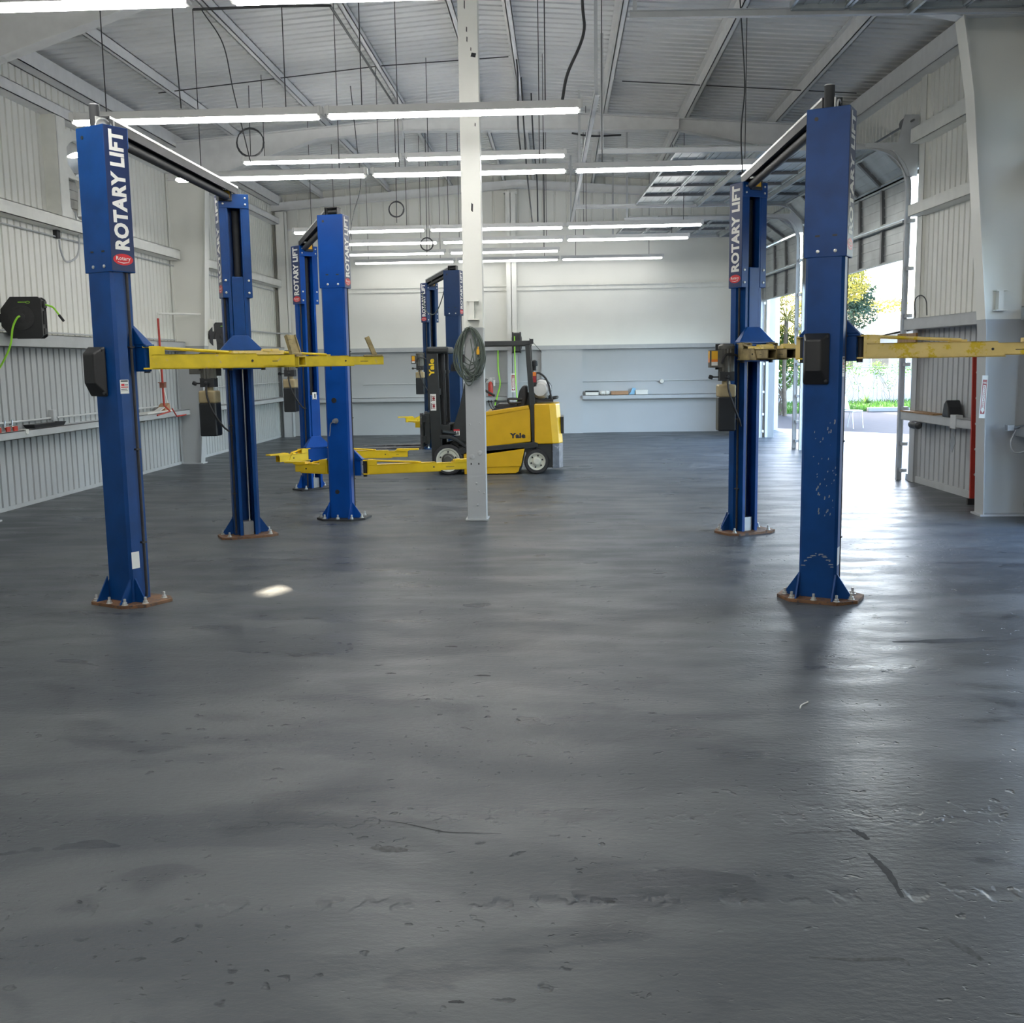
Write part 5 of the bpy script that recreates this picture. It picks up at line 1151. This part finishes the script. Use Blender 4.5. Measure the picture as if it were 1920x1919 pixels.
# ------------------------------------------------------------------ outside the doors
struct(MB().prism([(5.2, -30), (60, -30), (60, 90), (-40, 90), (-40, 27.2), (5.2, 27.2)], -.30, -.03), 'asphalt_ground', 'asphalt')
struct(MB().prism([(5.25, -6), (11.5, -6), (11.5, 21), (7.5, 25.6), (5.7, 27.6), (5.2, 28.2), (4.4, 28.2), (4.5, 27.2)], -.2, -.012), 'concrete_pavement', 'concrete')
struct(MB().box((-7.2, 27.15, -.2), (4.25, 62, 6.3)), 'added_shade_block', 'stucco')  # unseen block added beyond the back wall to shade the asphalt
random.seed(21)
b = MB(); b.prism([(6.6, 35.0), (7.6, 35.4), (12.2, 37.2), (30, 40.5), (30, 46.5), (9, 43.7), (5.0, 42.9), (5.2, 34.8)], -.1, .0)
for k in range(5200):
    x = random.uniform(5.6, 18); yl = 35.0+(x-6.6)*.36; y = min(yl+.1+random.random()**1.6*7, 42.6+(x-5)*.15); h = random.uniform(.05, .16); a = random.uniform(0, 6.28); w = random.uniform(.015, .04); dx, dy = random.uniform(-.06, .06), random.uniform(-.06, .06)
    b.add([(x-w*math.cos(a), y-w*math.sin(a), 0), (x+w*math.cos(a), y+w*math.sin(a), 0), (x+dx, y+dy, h)], [(0, 1, 2)])
g = b.build('grass', 'grass'); tag(g, 'strip of short green grass along the white garden wall', 'grass', None, 'stuff')
gw = MB(); gw.frustum([(2, 42.9, -.1), (26, 46.6, -.1), (26, 46.8, -.1), (2, 43.1, -.1)], [(2, 42.9, 1.27), (26, 46.6, 1.27), (26, 46.8, 1.27), (2, 43.1, 1.27)]); struct(gw, 'garden_wall', 'stucco')
fn = thing('chain_link_fence', 'chain-link fence standing in front of the white garden wall', 'fence', (12, 42, 0))
def fy(x): return 42.3+(x-9)*.15
for x in (6.5, 9.4, 12.3, 15.2): b = MB(); b.cyl((x, fy(x), -.05), (x, fy(x), 1.42), .03, 10); b.build('fence_post', 'wire', fn)
b = MB(); b.cyl((5.5, fy(5.5), 1.38), (17, fy(17), 1.38), .018, 8); b.build('top_rail', 'wire', fn)
b = MB()
for k in range(150):
    x = 5.0+.09*k
    for sg in (1, -1):
        xa, xb = x, x+sg*1.36; b.tube([(xa, fy(xa), .0), (xb, fy(xb), 1.36)], .003, 3, caps=False)
b.build('wire_mesh', 'wire', fn)
# house beyond the wall: gable end with a window
hs = thing('house', 'sunlit cream house with a low gable roof beyond the garden wall', 'house', (18, 52, 0))
b = MB(); b.prism([(13.9, -.2), (22.5, -.2), (22.5, 2.55), (18.2, 3.25), (13.9, 2.50)], 52, 62, 'y'); hw_ = b.build('wall', 'stucco', hs)
b = MB(); b.prism([(13.2, 2.42), (18.2, 3.50), (23.2, 2.42), (23.2, 2.80), (18.2, 3.92), (13.2, 3.02)], 51.3, 62.5, 'y'); b.build('roof', 'shingle', hs)
b = MB(); b.prism([(13.2, 2.38), (18.2, 3.46), (23.2, 2.38), (23.2, 2.50), (18.2, 3.60), (13.2, 2.52)], 51.26, 51.30, 'y'); b.build('fascia', 'fascia', hs)
b = MB(); b.box((14.75, 51.95, .90), (15.65, 52.02, 1.78)); wn = b.build('window', 'pale', hs); b = MB(); b.box((14.81, 51.93, .96), (15.59, 51.96, 1.72)); b.build('pane', 'windowdark', wn)
def leaves(b, n, c, r, size, droop=0.):
    for _ in range(n):
        while True:
            p = Vector((random.uniform(-1, 1), random.uniform(-1, 1), random.uniform(-1, 1)))
            if .25 < p.length < 1: break
        q = Vector((c[0]+p.x*r[0], c[1]+p.y*r[1], c[2]+p.z*r[2])); s = size*random.uniform(.5, 1.3)
        d = Vector((random.gauss(0, 1), random.gauss(0, 1), random.gauss(0, .7)-droop)).normalized(); e_ = d.orthogonal().normalized(); e_.rotate(Matrix.Rotation(random.uniform(0, 6.28), 3, d))
        b.add([q-d*s, q+e_*s*.32, q+d*s, q-e_*s*.32], [(0, 1, 2, 3)])
def tree(label, loc, blobs, mt, size, trunk_h, tr, name='leafy_tree'):
    t = thing(name, label, 'tree', loc)
    b = MB()
    for (n, c, r) in blobs: leaves(b, n, (loc[0]+c[0], loc[1]+c[1], c[2]), r, size)
    b.build('crown', mt, t)
    b = MB(); b.tube(curve([(loc[0], loc[1], -.1), (loc[0]+.1, loc[1], trunk_h*.4), (loc[0]-.08, loc[1]+.05, trunk_h*.75), (loc[0]+.05, loc[1], trunk_h)]), tr, 8); b.build('trunk', 'bark', t)
    return t
tree('tall blue-green conifer beside the raised door edge', (13.2, 50, 0), [(1700, (.1, 0, 3.6), (1.15, 1, .55)), (1600, (.2, 0, 4.5), (.95, .8, .6)), (1000, (-.1, 0, 5.4), (.8, .7, .7)), (500, (-.2, 0, 6.4), (.6, .6, .7)), (160, (.7, 0, 3.9), (.7, .4, .18)), (160, (.75, 0, 4.9), (.55, .4, .16))], 'conifer', .10, 7.5, .14, 'conifer_tree')
tree('sunlit yellow-green tree behind the raised door edge', (12.2, 47, 0), [(1500, (.2, 0, 5.0), (.9, .9, .9)), (1500, (-.1, 0, 6.3), (1.2, 1.1, 1.0)), (900, (.4, .2, 7.2), (.8, .8, .6))], 'leafy', .095, 6, .12)
tree('low sunlit treetops showing over the house roof', (17.5, 66, 0), [(500, (-2.5, 0, 4.6), (1.4, 1, .45)), (500, (.2, 0, 4.9), (1.4, 1, .5)), (400, (2.2, 0, 4.8), (1.2, 1, .5)), (220, (-.9, 0, 5.3), (.5, .4, .4))], 'leafy', .15, 4.4, .15)
pm = thing('palm_tree', 'sunlit fan palm with long yellow-green fronds', 'palm', (7.05, 34, 0))
b = MB()
for k in range(60):
    az = random.uniform(0, 6.28); el = random.uniform(-.7, 1.35); L = random.uniform(.9, 1.5); c = Vector((7.05, 34, 3.0))
    d = Vector((math.cos(az)*math.cos(el), math.sin(az)*math.cos(el), math.sin(el))); m_ = c+d*L*.55; sd = d.cross(Vector((0, 0, 1))).normalized()
    if sd.length < .1: sd = Vector((1, 0, 0))
    upv = sd.cross(d)
    b.tube([c, m_], .012, 4)
    for j in range(15):
        a = R(-75+150*j/14); dd = d*math.cos(a)+sd*math.sin(a); tip = m_+dd*L*.62+Vector((0, 0, -.16*abs(math.sin(a))-.12*math.cos(el))); w = upv.cross(dd).normalized()*.022
        b.add([m_-w*.4, m_+dd*L*.3-w, tip, m_+dd*L*.3+w], [(0, 1, 2, 3)])
b.build('frond_crown', 'leafy', pm)
b = MB(); b.tube([(7.05, 34, -.1), (7.0, 34, 1.4), (7.05, 34, 3.0)], [.07, .06, .07], 10); b.build('trunk', 'bark', pm)
bs = thing('shrub', 'bushy green shrub with bare stems below the palm', 'shrub', (6.95, 34.6, 0))
b = MB(); leaves(b, 1300, (6.85, 34.8, 2.0), (.85, .7, .7), .10, .5); leaves(b, 500, (7.25, 34.6, 1.3), (.55, .5, .5), .09, .4); leaves(b, 350, (6.5, 34.6, .9), (.3, .4, .5), .09, .4); b.build('foliage', 'leafg', bs)
b = MB()
for k in range(13): x = 6.95+random.uniform(-.1, .1); b.tube(curve([(x, 34.5, -.05), (x+random.uniform(-.25, .25), 34.5, .5), (x+random.uniform(-.6, .6), 34.6, 1.3)], 4), .018, 5)
b.build('stem', 'bark', bs)
ag = thing('spiky_plant', 'spiky green plant behind the white chair', 'plant', (11.4, 40.5, 0)); b = MB()
for k in range(60):
    az = random.uniform(0, 6.28); el = random.uniform(.2, 1.4); L = random.uniform(.3, .5); d = Vector((math.cos(az)*math.cos(el), math.sin(az)*math.cos(el), math.sin(el))); p = Vector((11.4, 40.5, .05)); w = d.orthogonal().normalized()*.025
    b.add([p-w, p+w, p+d*L], [(0, 1, 2)])
b.build('leaf_rosette', 'leafg', ag)
vn = thing('climbing_shrub', 'sparse twiggy shrub climbing over the fence by the wall', 'shrub', (12.3, 42.2, 0)); b = MB(); lb = MB()
for k in range(16):
    x = random.uniform(10.6, 14.2); pts = [(x, fy(x)-.1, 0)]
    for j in range(4): pts.append((pts[-1][0]+random.uniform(-.25, .25), pts[-1][1], pts[-1][2]+random.uniform(.25, .42)))
    b.tube(curve(pts, 3), .007, 4); leaves(lb, 44, pts[-1], (.35, .15, .3), .055); leaves(lb, 9, pts[2], (.25, .15, .25), .05)
b.build('twig', 'bark', vn); lb.build('foliage', 'leafg', vn)
b = MB(); b.box((10.15, 35.85, -.03), (11.5, 36.05, .12)); ws = b.build('wheel_stop', 'concrete', None, .03); ws.rotation_euler = (0, 0, 0); tag(ws, 'pale concrete wheel stop at the edge of the grass', 'wheel stop')
# white chair on the asphalt
CHX, CHY = 7.42, 27.75; cr = thing('stacking_chair', 'white padded chair standing on the asphalt outside the door', 'chair', (CHX, CHY, -.03))
T = Tr(CHX, CHY, -.03) @ Rz(-148)     # local: -y towards the front of the seat
T = Tr(CHX, CHY, -.03) @ Rz(38)
b = MB(T); b.box((-.21, -.22, .415), (.21, .21, .46)); b.build('seat', 'chairw', cr, .02, 3)
b = MB(T); q = [(-.19, .47), (.19, .47), (.20, .62), (.17, .78), (.10, .82), (-.10, .82), (-.17, .78), (-.20, .62)]
b.frustum([(x, .19+(z-.47)*.22, z) for x, z in q], [(x, .225+(z-.47)*.22, z) for x, z in q]); b.build('backrest', 'chairw', cr, .012, 3)
for sx in (-.19, .19):
    for y0, y1 in ((-.19, -.24), (.17, .24)): b = MB(T); b.tube([(sx, y0, .43), (sx*1.04, y1, 0)], .012, 8); b.build('leg', 'alu', cr)
    b = MB(T); b.tube([(sx, .18, .43), (sx, .27, .72)], .011, 8); b.build('back_support', 'alu', cr)

# ------------------------------------------------------------------ scratches and gouges in the floor paint
M['scratch'] = mat('scratched_concrete', (.030, .033, .037), .7, var=.3, scale=30, spec=.2)
M['gouge'] = mat('chipped_concrete', (.050, .054, .058), .6, var=.5, scale=40, spec=.25)
def strip(pts, w, mt, name):
    b = MB(); P = [Vector((x, y, 0)) for x, y in pts]; P = curve(P, 6); n = len(P); vs = []
    for i, p in enumerate(P):
        d = (P[min(i+1, n-1)]-P[max(i-1, 0)]).normalized(); q = Vector((-d.y, d.x, 0)); ww = w*(.25+.75*math.sin(math.pi*(i+.3)/(n+.6)))*random.uniform(.7, 1.2)
        vs += [p+q*ww+Vector((0, 0, .0006)), p-q*ww+Vector((0, 0, .0006))]
    b.add(vs, [(2*i, 2*i+1, 2*i+3, 2*i+2) for i in range(n-1)]); b.build(name, mt, FLOOR)
strip([(-.705, 3.923), (-.607, 3.89), (-.455, 3.821), (-.35, 3.81), (-.233, 3.805)], .0035, 'scratch', 'scratch')
strip([(-.705, 3.683), (-.64, 3.672), (-.565, 3.663)], .022, 'gouge', 'chipped_patch')
strip([(1.075, 3.86), (1.10, 3.82), (1.115, 3.77)], .016, 'scratch', 'gouge')
strip([(1.085, 3.66), (1.10, 3.58), (1.11, 3.50), (1.105, 3.34)], .014, 'scratch', 'gouge')
strip([(.84, 3.821), (.95, 3.835), (1.07, 3.84)], .006, 'gouge', 'gouge')
strip([(1.15, 3.10), (1.19, 3.04), (1.22, 2.97)], .018, 'gouge', 'gouge')
strip([(.72, 2.98), (.85, 2.97), (.98, 2.975), (1.0, 2.94)], .008, 'gouge', 'gouge')
strip([(2.05, 6.56), (2.4, 6.58), (2.9, 6.66)], .045, 'scratch', 'chipped_patch')
for x, y, w in ((-.69, 6.48, .025), (-.30, 2.735, .014), (-.98, 5.9, .02), (-.45, 5.85, .03), (.45, 5.2, .014), (-.15, 4.6, .010), (.62, 4.2, .010), (1.5, 3.2, .016), (.15, 3.3, .012)): strip([(x-w*1.6, y), (x, y+w*.2), (x+w*1.6, y-w*.1)], w*.5, 'scratch', 'chip')
b = MB(); b.tube(curve([(1.197, 5.263, .004), (1.215, 5.31, .006), (1.26, 5.366, .004)]), .0035, 6); tag(b.build('thread', 'letter'), 'short white thread lying on the grey floor', 'thread')
